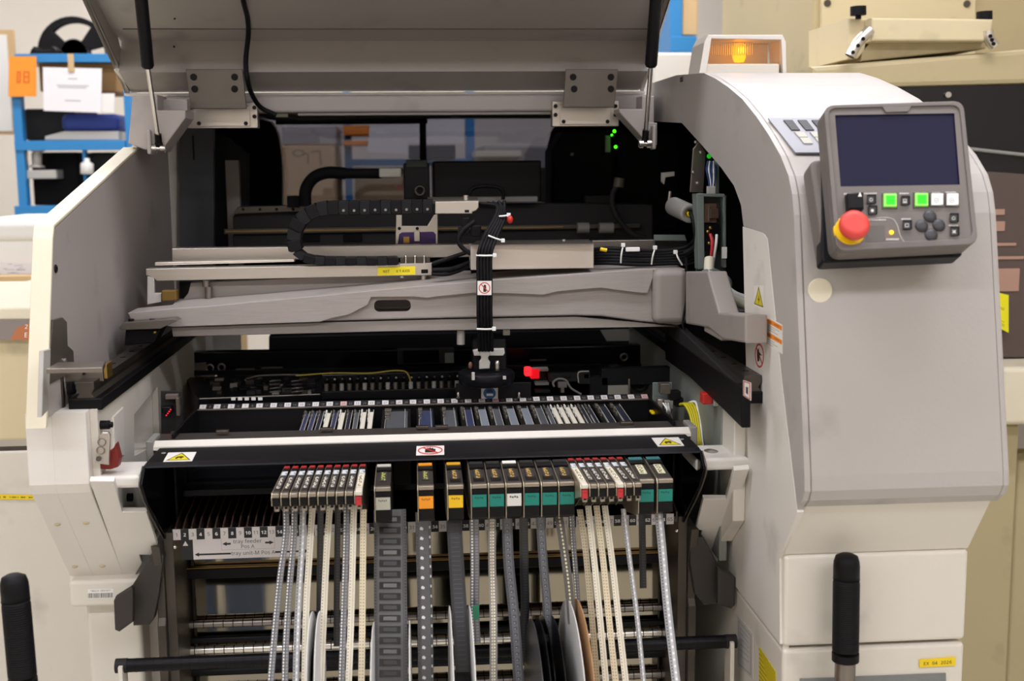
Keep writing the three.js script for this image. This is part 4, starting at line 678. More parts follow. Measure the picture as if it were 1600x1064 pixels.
{
  const t = thing('ferrite_core', 'grey ferrite core with a yellow-jacketed cable through it', 'ferrite core');
  const a = pZ(1052, 322, -0.3), b = pZ(1078, 334, -0.22);
  const d = b.clone().sub(a), L = d.length();
  part(t, 'body', lathe(a, b, [[0.006, 0], [0.014, 0], [0.0155, 0.003], [0.0155, L - 0.003], [0.014, L], [0.006, L], [0.006, 0]], 30), M.greyMid);
  part(t, 'cable', tube([b.clone().addScaledVector(d, -0.1), b.clone().addScaledVector(d, 0.1), pZ(1086, 356, -0.2), pZ(1086, 384, -0.21), pZ(1070, 396, -0.22)], 0.0045, 40), M.rubber);
  part(t, 'cable_jacket', cyl(b.clone().addScaledVector(d, -0.04), b.clone().addScaledVector(d, 0.06), 0.005), M.yellow);
}

// ---------------------------------------------------------------- front gantry
const GZ = -0.2;
{
  const t = thing('gantry_beam', 'grey cast gantry beam with an oval hole spanning the opening', 'gantry beam');
  // front face of the casting
  const outline = [[200, 489], [260, 483], [330, 478], [400, 471], [500, 462], [600, 452], [700, 443], [800, 435], [900, 428], [1000, 421], [1040, 420], [1072, 421], [1075, 470], [1072, 506], [1062, 509], [1000, 503], [940, 495], [900, 494], [700, 498], [500, 503], [270, 511], [205, 500]];
  const P = pixZ(outline, GZ), xs = P.map((p) => p[0]), ys = P.map((p) => p[1]), bx0 = Math.min(...xs), bx1 = Math.max(...xs), by0 = Math.min(...ys), by1 = Math.max(...ys);
  const toC = ([x, y], w, h) => { const [[X, Y]] = pixZ([[x, y]], GZ); return [(X - bx0) / (bx1 - bx0) * w, (by1 - Y) / (by1 - by0) * h]; };
  // added relief: its wavy edge shades the area below into a darker patch
  const wave = [[1021, 432], [1012, 458], [1000, 458], [985, 456], [960, 453], [940, 450], [900, 453], [870, 456], [850, 461], [800, 459], [740, 458], [710, 461], [680, 464], [668, 466], [648, 464], [580, 464.5], [574, 477], [560, 484], [545, 492], [520, 497], [500, 503]];
  const face = canvasTex(2048, 256, (g, w, h) => {
    fill(g, '#a49c96', 0, 0, w, h);
    for (let i = 0; i < 900; i++) fill(g, `rgba(${rnd() > 0.5 ? '255,250,240' : '60,52,48'},${0.02 + rnd() * 0.03})`, rnd() * w, rnd() * h, 20 + rnd() * 120, 1 + rnd() * 3);
  });
  const hole = (() => { const q = pixZ([[581, 467], [645, 490]], GZ), [x0, y1] = q[0], [x1, y0] = q[1], r = (y1 - y0) * 0.45, out = []; for (const [cx, cy, a0] of [[x1 - r, y1 - r, 0], [x0 + r, y1 - r, 1], [x0 + r, y0 + r, 2], [x1 - r, y0 + r, 3]]) for (let k = 0; k <= 6; k++) { const a = (a0 + k / 6) * Math.PI / 2; out.push([cx + r * Math.cos(a), cy + r * Math.sin(a)]); } return out; })();
  const g = prism(P, 'z', GZ - 0.07, GZ - 0.008, 0.003, [hole.slice().reverse()], 3);
  const uv = g.attributes.uv, ps = g.attributes.position; for (let i = 0; i < uv.count; i++) uv.setXY(i, (ps.getX(i) - bx0) / (bx1 - bx0), (ps.getY(i) - by0) / (by1 - by0)); g.userData.keepUV = true;
  const castMat = std({ map: face, roughness: 0.55, metalness: 0.15, bumpMap: texPeel.clone(), bumpScale: 0.0001 });
  part(t, 'casting', g, castMat);
  const skin = prism(pixZ([...outline.slice(0, 10), [1021, 420.5], ...wave, [270, 511], [205, 500]], GZ), 'z', GZ - 0.012, GZ, 0.001);
  { const u = skin.attributes.uv, q = skin.attributes.position; for (let i = 0; i < u.count; i++) u.setXY(i, (q.getX(i) - bx0) / (bx1 - bx0), (q.getY(i) - by0) / (by1 - by0)); skin.userData.keepUV = true; }
  part(t, 'shade_relief', skin, castMat);
  part(t, 'pocket_wall', boxZ(575, 460, 652, 496, GZ - 0.08, 0.008, 0.001), M.casting);
  // top of the casting, falling away to the back
  part(t, 'top_face', (() => { const a = pixZ([[262, 483], [400, 472], [700, 444], [1000, 422], [1068, 421]], GZ - 0.004); const gs = []; for (let i = 0; i < a.length - 1; i++) { const [p, q] = [a[i], a[i + 1]]; gs.push(slab(V(p[0], p[1] + 0.006, GZ - 0.1), V(q[0], q[1] + 0.006, GZ - 0.1), V(q[0], q[1], GZ - 0.006), V(p[0], p[1], GZ - 0.006), 0.003)); } return gs; })(), M.casting);
  part(t, 'lower_web', slabZ([[268, 512], [500, 504], [700, 499], [900, 495], [1000, 504], [1056, 510], [900, 513], [600, 518], [400, 523], [270, 526]], GZ - 0.012, 0.05, 0.001), M.casting);
  part(t, 'end_column', (() => { const [p, q] = pixZ([[1022, 421], [1074, 506]], GZ + 0.012); return rbox(p[0], q[0], q[1], p[1], GZ - 0.05, GZ + 0.014, 0.012); })(), M.casting);
  part(t, 'end_wedge', prism(pixX([[1076, 424], [1110, 424], [1128, 488], [1170, 492], [1170, 536], [1134, 530], [1112, 512], [1076, 506]], 0.43), 'x', 0.425, 0.455, 0.003), M.casting);
  const pad = part(t, 'slider_pad', rbox(...spanZ(1126, 487, 1167, 510, 0.05, 0.1), 0.003), M.black);
  part(pad, 'pad_lower', rbox(...spanZ(1126, 510, 1167, 532, 0.05, 0.1), 0.003), M.casting);
  const lp = part(t, 'end_plate', slabZ([[186, 512], [194, 504], [272, 498], [278, 501], [250, 514], [190, 516]], GZ + 0.035, 0.03, 0.001), M.plateGrey);
  for (const x of [205, 238]) part(lp, 'bolt', cyl(pZ(x, 503, GZ + 0.02), pZ(x, 498, GZ + 0.02), 0.0045), M.black);
  part(t, 'slider', slabZ([[196, 516], [252, 514], [240, 536], [194, 540]], GZ + 0.02, 0.05, 0.002), M.black);
  part(t, 'slider_tip', ball(pZ(242, 519, GZ + 0.025), 0.003), M.brass);
  part(t, 'fillet', slabZ([[262, 480], [284, 470], [294, 458], [298, 442], [480, 434], [736, 424], [736, 445], [500, 466], [300, 482]], GZ - 0.09, 0.02, 0.001), M.casting);
  part(t, 'cavity_post', slabZ([[230, 432], [241, 432], [241, 458], [252, 458], [252, 472], [230, 476]], GZ - 0.07, 0.01, 0.001), M.greyLight);
  part(t, 'yellow_cap', boxZ(252, 454, 276, 470, GZ - 0.06, 0.02, 0.002), plain(0x6e5316, 0.6));
  part(t, 'cable_tie', tube([[1072, 402], [1073, 430], [1072, 470], [1067, 508], [1069, 516]].map(([x, y]) => pZ(x, y, GZ + 0.03)), 0.002, 30), M.black);
}
{ // long tray for the cable chain
  const t = thing('cable_tray', 'long aluminium cable tray with a yellow axis label', 'cable tray');
  const z = -0.27;
  part(t, 'rail', slabZ([[228, 420], [675, 412], [675, 430], [245, 439], [240, 434], [228, 430]], z, 0.035, 0.001), M.alu);
  part(t, 'upper_strip', slabZ([[242, 410], [460, 405], [460, 409], [242, 415]], z - 0.02, 0.03, 0.0008), M.aluBright);
  part(t, 'end_cap', boxZ(624, 412, 675, 430, z + 0.002, 0.02, 0.0008), M.alu);
  part(t, 'axis_label', slabPix([[590, 417.5], [649, 416], [649, 429], [590, 430.5]], 'z', z + 0.0028, 0.0006), printed(256, 56, (g, w, h) => { fill(g, '#f5e11c', 0, 0, w, h); text(g, 'NST', 58, h / 2 + 2, 'bold 24px sans-serif', '#57500f'); text(g, 'X Y AXIS', 172, h / 2 + 2, 'bold 24px sans-serif', '#57500f'); }), 'yellow axis label');
  for (const x of [634, 648.5, 663]) part(t, 'stud', [cyl(pZ(x, 412, z - 0.004), pZ(x, 401, z - 0.004), 0.0022), ball(pZ(x, 401, z - 0.004), 0.0024)], M.chrome);
  part(t, 'stud_plate', boxZ(625, 402, 672, 413, z - 0.012, 0.003, 0.0005), M.steelDark);
  part(t, 'notch', boxZ(658, 421, 669, 427, z + 0.003, 0.003, 0.001), M.black);
  for (const [x, y0, y1] of [[322, 438, 448], [326, 448, 466], [662, 430, 438], [628, 431, 434]]) part(t, 'standoff', cyl(pZ(x, y0, z - 0.01), pZ(x, y1, z - 0.01), x < 400 ? 0.006 : 0.005), x < 400 ? M.steel : M.alu);
}
solo('support_bar', boxZ(268, 388, 736, 402, -0.36, 0.03, 0.0015), M.alu, 'plain aluminium bar behind the cable tray', 'bar');
{ // black cable chain
  const t = thing('cable_chain', 'black cable chain looping from the tray to the moving bracket', 'cable chain');
  const z = -0.26, path = [[676, 323], [650, 323], [620, 324], [590, 324], [560, 325], [530, 325], [505, 326], [486, 332], [470, 344], [461, 360], [459, 378], [464, 394], [478, 404], [500, 408], [530, 409], [560, 409], [590, 409], [622, 408]].map(([x, y]) => pZ(x, y, z));
  const c = new THREE.CatmullRomCurve3(path), N = 26, L = c.getLength();
  for (let i = 0; i < N; i++) {
    const s = (i + 0.5) / N, p = c.getPointAt(s), tg = c.getTangentAt(s), h = p.y > 1.41 ? 0.0115 : p.y > 1.375 ? 0.011 : 0.0065, ln = L / N * 0.54;
    const g = prism([[-ln, -h], [ln * 0.7, -h], [ln, -h * 0.6], [ln, h * 0.6], [ln * 0.7, h], [-ln, h]], 'z', -0.02, 0.02 + (i % 2) * 0.0015, 0.0012);
    g.rotateZ(Math.atan2(tg.y, tg.x)); g.translate(p.x, p.y, p.z - 0.02);
    const m = part(t, 'chain_link', g, i % 2 ? M.black : M.darkPanel);
    if (i < 9) part(m, 'link_pin', cyl(V(p.x, p.y - 0.004, z), V(p.x, p.y - 0.004, z + 0.003), 0.0022, 0.0022, 10), M.greyMid);
  }
}
{
  const t = thing('chain_bracket', 'bent aluminium bracket at the moving end of the cable chain', 'bracket');
  const z = -0.24;
  part(t, 'plate', slabZ([[680, 315], [748, 314], [748, 324], [744, 329], [738, 331], [738, 334], [680, 334]], z, 0.004, 0.001), M.alu);
  part(t, 'top', prism(pixY([[680, 315], [748, 313], [744, 307], [668, 308]], pZ(710, 315, z).y), 'y', pZ(710, 315, z).y - 0.003, pZ(710, 315, z).y, 0.0005), M.aluBright);
  part(t, 'bolt', cyl(pZ(728, 313, z - 0.02), pZ(728, 305, z - 0.02), 0.0045), M.alu);
  part(t, 'slot', boxZ(726, 328, 733, 332, z + 0.0006, 0.002, 0.0005), M.black);
}
{ // purple board on its fork
  const t = thing('sensor_board', 'purple circuit board on a forked aluminium plate behind the chain', 'sensor board');
  const z = -0.42;
  part(t, 'fork_plate', slabZ([[619, 336], [628, 336], [628, 353], [668, 353], [678, 336], [684, 334], [684, 381], [680, 381], [680, 366], [624, 366], [622, 381], [618, 381]], z, 0.003, 0.0008), M.alu);
  const b = part(t, 'circuit_board', slabZ([[624, 366], [628, 363], [677, 362], [681, 366], [681, 382], [624, 383]], z + 0.001, 0.003, 0.0006), M.purple);
  part(b, 'chip', boxZ(630, 370, 640, 380, z + 0.003, 0.002, 0.0005), M.brass);
  part(b, 'connector', boxZ(647, 361, 656, 377, z + 0.006, 0.005, 0.0006), M.alu);
  for (const [x, y] of [[624, 357], [652, 357]]) part(t, 'screw', cyl(pZ(x, y, z), pZ(x, y, z + 0.002), 0.003, 0.003, 10), M.black);
}
{
  const t = thing('cover_box', 'pale aluminium box cover on the gantry beam beside the cable bundle', 'cover');
  const z = -0.21;
  part(t, 'face', boxZ(735, 383, 928, 419, z, 0.05, 0.0015), metal(0xd9cfc6, 0.5));
  part(t, 'top_sheet', prism(pixY([[735, 383], [928, 381], [920, 374], [745, 376]], pZ(830, 382, z).y + 0.0008), 'y', pZ(830, 382, z).y - 0.0008, pZ(830, 382, z).y + 0.0008, 0.0003), M.steel);
  part(t, 'screw', cyl(pZ(881, 377, z - 0.02), pZ(881, 374, z - 0.02), 0.003), M.alu);
}
{ // flat bundle falling to the head
  const t = thing('cable_bundle', 'flat bundle of black cables hanging in front of the beam with a sticker', 'cable bundle');
  const z = -0.165;
  for (let k = 0; k < 5; k++) {
    const x = 747 + k * 5;
    part(t, 'cable', tube([pZ(752 + k * 9, 318 - k, z - 0.07), pZ(776 + k * 3, 322 + k * 1.5, z - 0.06), pZ(788 - (4 - k) * 4, 342, z - 0.04), pZ(778 - (4 - k) * 5, 366, z - 0.02), pZ(x + 3, 386, z), pZ(x, 400, z + 0.001), pZ(x, 440, z + 0.002), pZ(x, 490, z), pZ(x + 1, 520, z - 0.01), pZ(x + 2, 548, z - 0.03)], 0.0028, 80, 8), M.rubber);
  }
  const tie = (x0, y0, x1, y1, d = 0) => { const m = part(t, 'zip_tie', [tube([pZ(x0, y0, z + 0.002 + d), pZ((x0 + x1) / 2, (y0 + y1) / 2 + 0.5, z + 0.005 + d), pZ(x1, y1, z + 0.002 + d)], 0.0015, 12, 6), rbox(...spanZ(x1 - 3, y1 - 3, x1 + 3, y1 + 3, z + 0.006 + d, 0.006), 0.0008)], M.ptfe); return m; };
  tie(744, 399, 773, 399); tie(745, 514, 772, 514); tie(763, 368, 786, 376, -0.012); tie(780, 338, 795, 336, -0.04);
  part(t, 'no_reach_sticker', slabPix([[746, 439], [768, 439], [768, 461], [746, 461]], 'z', z + 0.0064, 0.0008), printed(96, 96, (g, w, h) => { fill(g, '#efe8e2', 0, 0, w, h); polyFill(g, '#2a1c1a', [[40, 74], [40, 40], [46, 24], [58, 28], [60, 48], [60, 74]]); g.strokeStyle = '#b9372f'; g.lineWidth = 6; g.beginPath(); g.arc(48, 48, 36, 0, 6.3); g.moveTo(24, 22); g.lineTo(74, 74); g.stroke(); }), 'square sticker with red ring');
  part(t, 'red_cap', ball(pZ(797, 343, z - 0.03), 0.006, 0.8, 1.1, 0.8), M.red, 'round red cap');
  part(t, 'hook', tube([[742, 346], [724, 360], [716, 376], [728, 392], [740, 398]].map(([x, y]) => pZ(x, y, z - 0.05)), 0.004, 30), M.rubber);
  for (const [x, y, w, h] of [[722, 340, 12, 26], [716, 356, 14, 12], [736, 352, 16, 18]]) part(t, 'connector', boxZ(x, y, x + w, y + h, z - 0.07, 0.02, 0.002), M.black);
}
{ // horizontal bundle to the junction box
  const t = thing('cable_loom', 'loom of black cables with white ties running to the junction box', 'cable loom');
  const z = -0.23;
  for (let k = 0; k < 6; k++) part(t, 'cable', tube([pZ(915, 392 + k * 4, z - 0.03), pZ(950, 388 + k * 4.6, z), pZ(1000, 391 + k * 4.2 + (k % 2) * 1.5, z + 0.004), pZ(1040, 392 + k * 4, z + 0.002), pZ(1072, 386 + k * 5, z), pZ(1088, 372 + k * 7, z - 0.02)], 0.0033, 50, 8), M.rubber);
  for (const [a, b, c, d] of [[974, 383, 970, 411], [1024, 387, 1018, 413], [1056, 394, 1066, 414]]) part(t, 'zip_tie', [tube([pZ(a, b, z + 0.007), pZ((a + c) / 2 - 1, (b + d) / 2, z + 0.011), pZ(c, d, z + 0.007)], 0.0014, 14, 6), rbox(...spanZ(a - 3, b - 3, a + 3, b + 3, z + 0.01, 0.006), 0.0008)], M.ptfe);
  part(t, 'wire_label', boxZ(978, 386.5, 1000, 393, z + 0.012, 0.004, 0.0012), M.paperWhite);
  part(t, 'yellow_mark', cyl(pZ(938, 389, z + 0.008), pZ(948, 391, z + 0.008), 0.003), M.yellow);
  part(t, 'thin_cable', tube([pZ(676, 412, z), pZ(700, 404, z), pZ(736, 392, z - 0.02)], 0.0035, 20), M.rubber);
  part(t, 'thin_cable', tube([pZ(676, 422, z), pZ(706, 420, z), pZ(738, 408, z - 0.02)], 0.004, 20), M.rubber);
  part(t, 'thin_cable', tube([pZ(674, 428, z), pZ(700, 428, z), pZ(738, 414, z - 0.02)], 0.0035, 20), M.rubber);
}
{
  const t = thing('loom_tray', 'grey angled tray behind the cable loom', 'tray');
  const z = -0.3;
  part(t, 'back', slabZ([[1022, 367], [1070, 367], [1073, 376], [1022, 376]], z, 0.004, 0.0006), M.greenGrey);
  part(t, 'bar', boxZ(925, 376, 1024, 390, z - 0.01, 0.02, 0.001), M.steel);
  part(t, 'inner', boxZ(1024, 377, 1074, 392, z - 0.02, 0.004, 0.0006), M.darkGrey);
}
{ // cream conduits
  const z = -0.1;
  const t = thing('cable_conduit', 'thick cream conduit bending out of the junction box', 'conduit');
  part(t, 'sleeve', tube([pZ(1109, 404, -0.17), pZ(1108, 420, -0.16), pZ(1110, 436, -0.15), pZ(1120, 456, -0.12), pZ(1140, 471, -0.08), pZ(1176, 478, 0.0)], 0.0085, 50), M.cableCream);
  const t2 = thing('cable_conduit', 'thin pair of white hoses beside the cream conduit', 'conduit');
  for (const k of [0, 1]) part(t2, 'hose', tube([pZ(1116, 436 + k * 2, -0.15), pZ(1130 + k * 3, 448 - k, -0.12), pZ(1146 + k * 2, 461 - k * 3, -0.08), pZ(1176, 472 - k * 4, 0.0)], 0.004, 40), M.ptfe);
  const s = thing('pipe_clamp', 'grey metal clamp holding the hoses', 'clamp');
  part(s, 'clamp', tube([[1098, 428], [1112, 424], [1126, 430], [1138, 440], [1138, 448]].map(([x, y]) => pZ(x, y, -0.155)), 0.006, 30), M.greenGrey);
  part(s, 'clamp_plate', boxZ(1118, 432, 1136, 444, -0.15, 0.01, 0.001), M.greenGrey);
}
// ---------------------------------------------------------------- placement head
{
  const t = thing('nozzle_unit', 'placement head with silver plug and round black housing under the beam', 'placement head');
  const z = -0.19;
  part(t, 'mount', boxZ(738, 530, 792, 580, z - 0.03, 0.05, 0.003), M.black);
  part(t, 'flange', slabZ([[739, 548], [748, 546], [788, 545], [789, 552], [786, 556], [741, 556]], z - 0.02, 0.02, 0.001), M.greyLight);
  part(t, 'silver_plug', slabZ([[750, 545], [765, 544], [766, 554], [763, 558], [763, 562], [766, 566], [765, 576], [749, 577], [749, 566], [752, 562], [752, 558], [749, 554]], z - 0.005, 0.012, 0.0015), M.greyLight);
  part(t, 'side_plug', lathe(pZ(777, 579, z - 0.01), pZ(777, 562, z - 0.01), [[0, 0], [0.004, 0], [0.003, 0.004], [0.004, 0.006], [0.003, 0.009], [0.004, 0.011], [0.003, 0.016], [0, 0.016]]), M.alu);
  part(t, 'copper_fitting', ball(pZ(735, 571, z - 0.02), 0.005, 0.7, 1.2, 0.7), plain(0x6e4a3c, 0.5));
  part(t, 'upper_cylinder', cyl(pZ(720, 538, z - 0.04), pZ(720, 516, z - 0.04), 0.0065), M.greyLight);
  part(t, 'upper_fitting', boxZ(786, 515, 797, 524, z - 0.04, 0.01, 0.001), M.greyLight);
  const c = pZ(760, 588, z - 0.03);
  part(t, 'round_housing', lathe(c.clone().add(V(0, -0.02, 0)), c.clone().add(V(0, 0.02, 0)), [[0, 0.006], [0.034, 0.006], [0.044, 0.01], [0.046, 0.018], [0.046, 0.026], [0.042, 0.03], [0, 0.03]], 40), M.black);
  for (const x of [739, 788]) part(t, 'housing_mark', boxZ(x - 2, x < 750 ? 582 : 588, x + 3, x < 750 ? 594 : 593, c.z + 0.048, 0.004, 0.0006), M.greyLight);
}
{ // blue sticker plate
  const t = thing('sticker_plate', 'black plate with a white and blue round sticker below the head', 'plate');
  const z = -0.232;
  part(t, 'plate', boxZ(712, 600, 830, 624, z, 0.006, 0.001), M.black);
  part(t, 'mandatory_sticker', slabPix([[752, 603], [778, 603], [778, 623], [752, 623]], 'z', z + 0.0012, 0.0008), printed(96, 80, (g, w, h) => { fill(g, '#dcdad6', 0, 0, w, h); g.fillStyle = '#1f5a97'; g.beginPath(); g.arc(w / 2, 46, 36, 0, 6.3); g.fill(); g.fillStyle = '#0e2744'; g.beginPath(); g.arc(w / 2, 40, 20, 3.14, 6.28); g.fill(); fill(g, '#e8ebef', 30, 48, 38, 14); }), 'white sticker with blue disc');
  for (const x of [716, 811]) part(t, 'stud', lathe(pZ(x, 622, z + 0.006), pZ(x, 612, z + 0.006), [[0, 0], [0.003, 0], [0.0015, 0.004], [0.0025, 0.008], [0, 0.01]], 12), M.alu);
}
{ // red sensor
  const t = thing('red_sensor', 'glowing red sensor beside the placement head', 'sensor');
  const z = -0.45;
  part(t, 'body', boxZ(829, 577, 843, 592, z, 0.02, 0.002), std({ color: 0xd01a22, emissive: 0xd0101a, emissiveIntensity: 0.8 }));
  part(t, 'lens', boxZ(820, 575, 831, 588, z + 0.004, 0.02, 0.003), std({ color: 0xff4040, emissive: 0xff2028, emissiveIntensity: 1.6 }));
  part(t, 'arm', boxZ(831, 576, 857, 580, z - 0.006, 0.02, 0.001), M.greyLight);
  part(t, 'stand', slabZ([[842, 580], [850, 580], [856, 598], [845, 598]], z - 0.01, 0.01, 0.001), M.darkGrey);
}

// ---------------------------------------------------------------- lower works of the machine
{
  const t = thing('board_conveyor', 'black conveyor rails with round holes behind the feeder labels', 'conveyor');
  const z = -0.62;
  part(t, 'front_rail', slabZ([[283, 551], [420, 549], [700, 546], [1048, 538], [1048, 572], [700, 580], [283, 584]], z, 0.03, 0.002), M.blackGloss);
  part(t, 'rail_lip', slabZ([[283, 580], [1048, 568], [1048, 574], [283, 587]], z + 0.01, 0.02, 0.001), M.black);
  part(t, 'rear_rail', slabZ([[420, 526], [1048, 512], [1048, 536], [420, 549]], z - 0.25, 0.03, 0.002), M.black);
  for (const [x, y] of [[328, 575], [346, 574], [975, 558], [1007, 558]]) part(t, 'ring_bush', torus(pZ(x, y, z + 0.002), 0.0065, 0.0022), M.steel);
  part(t, 'label_plate', slabZ([[283, 568], [322, 566], [322, 582], [283, 584]], z + 0.003, 0.002, 0.0005), M.plateGrey);
  part(t, 'pale_guide', slabZ([[938, 516], [1006, 512], [1026, 532], [948, 533]], z - 0.15, 0.004, 0.001), M.greyMid);
  part(t, 'camera_frame', boxZ(621, 546, 710, 568, z + 0.03, 0.02, 0.001), M.darkGrey);
  part(t, 'camera_inner', boxZ(630, 548, 686, 566, z + 0.034, 0.004, 0.0005), M.blackGloss);
  part(t, 'camera_tab', boxZ(695, 552, 709, 567, z + 0.034, 0.004, 0.0005), M.greenGrey);
  for (const [x, y, w] of [[408, 574, 34], [368, 576, 30], [828, 562, 26]]) part(t, 'glint_bar', boxZ(x, y, x + w, y + 2, z + 0.004, 0.003, 0.0005), M.steelDark);  // thin metal bars standing in for glints along the rail edge
  part(t, 'white_carton', boxZ(329, 520, 376, 552, z - 0.6, 0.02, 0.002), M.greyLight);  // a white box behind the rails, not part of the conveyor
}
{
  const t = thing('circuit_tray', 'tray of small electronic parts behind the empty feeder slots', 'parts tray');
  const z = -0.3;
  part(t, 'tray', prism(pixY([[290, 590], [520, 580], [520, 616], [310, 624]], 1.115), 'y', 1.105, 1.115, 0.001), M.black);
  const mats = [M.darkGrey, M.black, M.darkGrey, M.steelDark, M.greyMid, M.black];
  for (let i = 0; i < 70; i++) { const p = pY(318 + rnd() * 180, 592 + rnd() * 24, 1.115), w = 0.002 + rnd() * 0.006, d = 0.002 + rnd() * 0.005, h = 0.002 + rnd() * 0.006; part(t, 'component', rbox(p.x - w, p.x + w, 1.1145, 1.1145 + h, p.z - d, p.z + d, 0.0004), mats[Math.floor(rnd() * 6)]); }
  for (const x of [422, 456]) for (let k = 0; k < 4; k++) part(t, 'curved_clip', tube([pY(x, 596 + k * 5.6, 1.122), pY(x + 8, 595 + k * 5.6, 1.125), pY(x + 16, 594.5 + k * 5.6, 1.122)], 0.0013, 10, 6), M.greyMid);
  part(t, 'edge_strip', tube([pY(312, 623, 1.116), pY(420, 619, 1.116), pY(500, 616, 1.116)], 0.0011, 20, 6), M.alu);
  for (let k = 0; k < 5; k++) part(t, 'pale_tab', boxZ(361 + k * 10.5, 621, 368 + k * 10.5, 625.5, -0.231, 0.002, 0.0004), M.tagWhite);
  part(t, 'clear_tube', tube([pY(382, 594, 1.118), pY(400, 588, 1.122), pY(440, 586, 1.122), pY(480, 586, 1.12)], 0.0016, 24, 6), M.greyMid);
}
{
  const t = thing('nozzle_station', 'row of small nozzles in a black holder with a yellow tube', 'nozzle station');
  const z = -0.3;
  part(t, 'holder', slabZ([[503, 612], [720, 606], [720, 622], [503, 624]], z, 0.03, 0.001), M.black);
  part(t, 'back_strip', slabZ([[503, 586], [720, 580], [720, 604], [503, 610]], z - 0.03, 0.01, 0.001), M.blackGloss);
  for (let k = 0; k < 18; k++) { const x = 510 + k * 12; const y = 613 - k * 0.3; const n = part(t, 'nozzle', cyl(pZ(x, y, z - 0.008), pZ(x, y - 13, z - 0.008), 0.0038, 0.0038, 12), k % 3 === 1 ? M.steelDark : k % 3 ? M.greyMid : M.plateGrey); part(n, 'nozzle_tip', ball(pZ(x + 1, y - 20, z - 0.02), 0.002), k % 2 ? M.greyMid : M.steelDark); }
  part(t, 'yellow_tube', tube([[462, 587], [520, 583], [580, 583], [618, 579], [634, 581], [640, 590], [642, 600]].map(([x, y]) => pZ(x, y, z - 0.01)), 0.0015, 50, 6), plain(0x8a7a20, 0.5));
}
{
  const t = thing('drive_assembly', 'dark pulleys, pins and plugs behind the feeder label strip', 'mechanism');
  const z = -0.36;
  for (const [x, y, r] of [[960, 585, 0.014], [1000, 598, 0.012]]) { const w = part(t, 'pulley', torus(pZ(x, y, z), r, 0.005), M.darkGrey); for (let k = 0; k < 5; k++) { const a = k * 1.257; const p = pZ(x, y, z); part(w, 'spoke', cyl(p, p.clone().add(V(Math.cos(a) * r, Math.sin(a) * r, 0)), 0.0022, 0.0022, 8), M.black); } }
  part(t, 'pin', cyl(pZ(983, 617, z + 0.05), pZ(983, 592, z + 0.05), 0.0017), M.alu);
  for (const [x0, y0, x1, y1, m] of [[904, 581, 922, 600, M.darkGrey], [912, 584, 921, 592, plain(0x5f2f2c, 0.5)], [858, 584, 905, 596, M.darkGrey], [872, 596, 886, 606, M.greyMid], [922, 590, 950, 620, M.darkPanel], [940, 576, 1048, 600, M.darkPanel], [836, 598, 858, 602, M.greyMid], [836, 610, 860, 614, M.darkGrey], [876, 604, 882, 614, M.alu]]) part(t, 'block', boxZ(x0, y0, x1, y1, z + 0.02, 0.02, 0.001), m);
  part(t, 'grey_cable', tube([[866, 604], [864, 598], [872, 592], [884, 594], [892, 606], [908, 616]].map(([x, y]) => pZ(x, y, z + 0.05)), 0.002, 40, 6), M.greyMid);
  part(t, 'white_frame', tube([[904, 598], [904, 582], [920, 580]].map(([x, y]) => pZ(x, y, z + 0.03)), 0.0012, 20, 6), M.greyLight);
  for (let k = 0; k < 4; k++) part(t, 'terminal', cyl(pZ(880 + k * 4, 588 - (k % 2) * 3, z + 0.022), pZ(880 + k * 4, 588 - (k % 2) * 3, z + 0.03), 0.0018, 0.0018, 8), M.black);
}
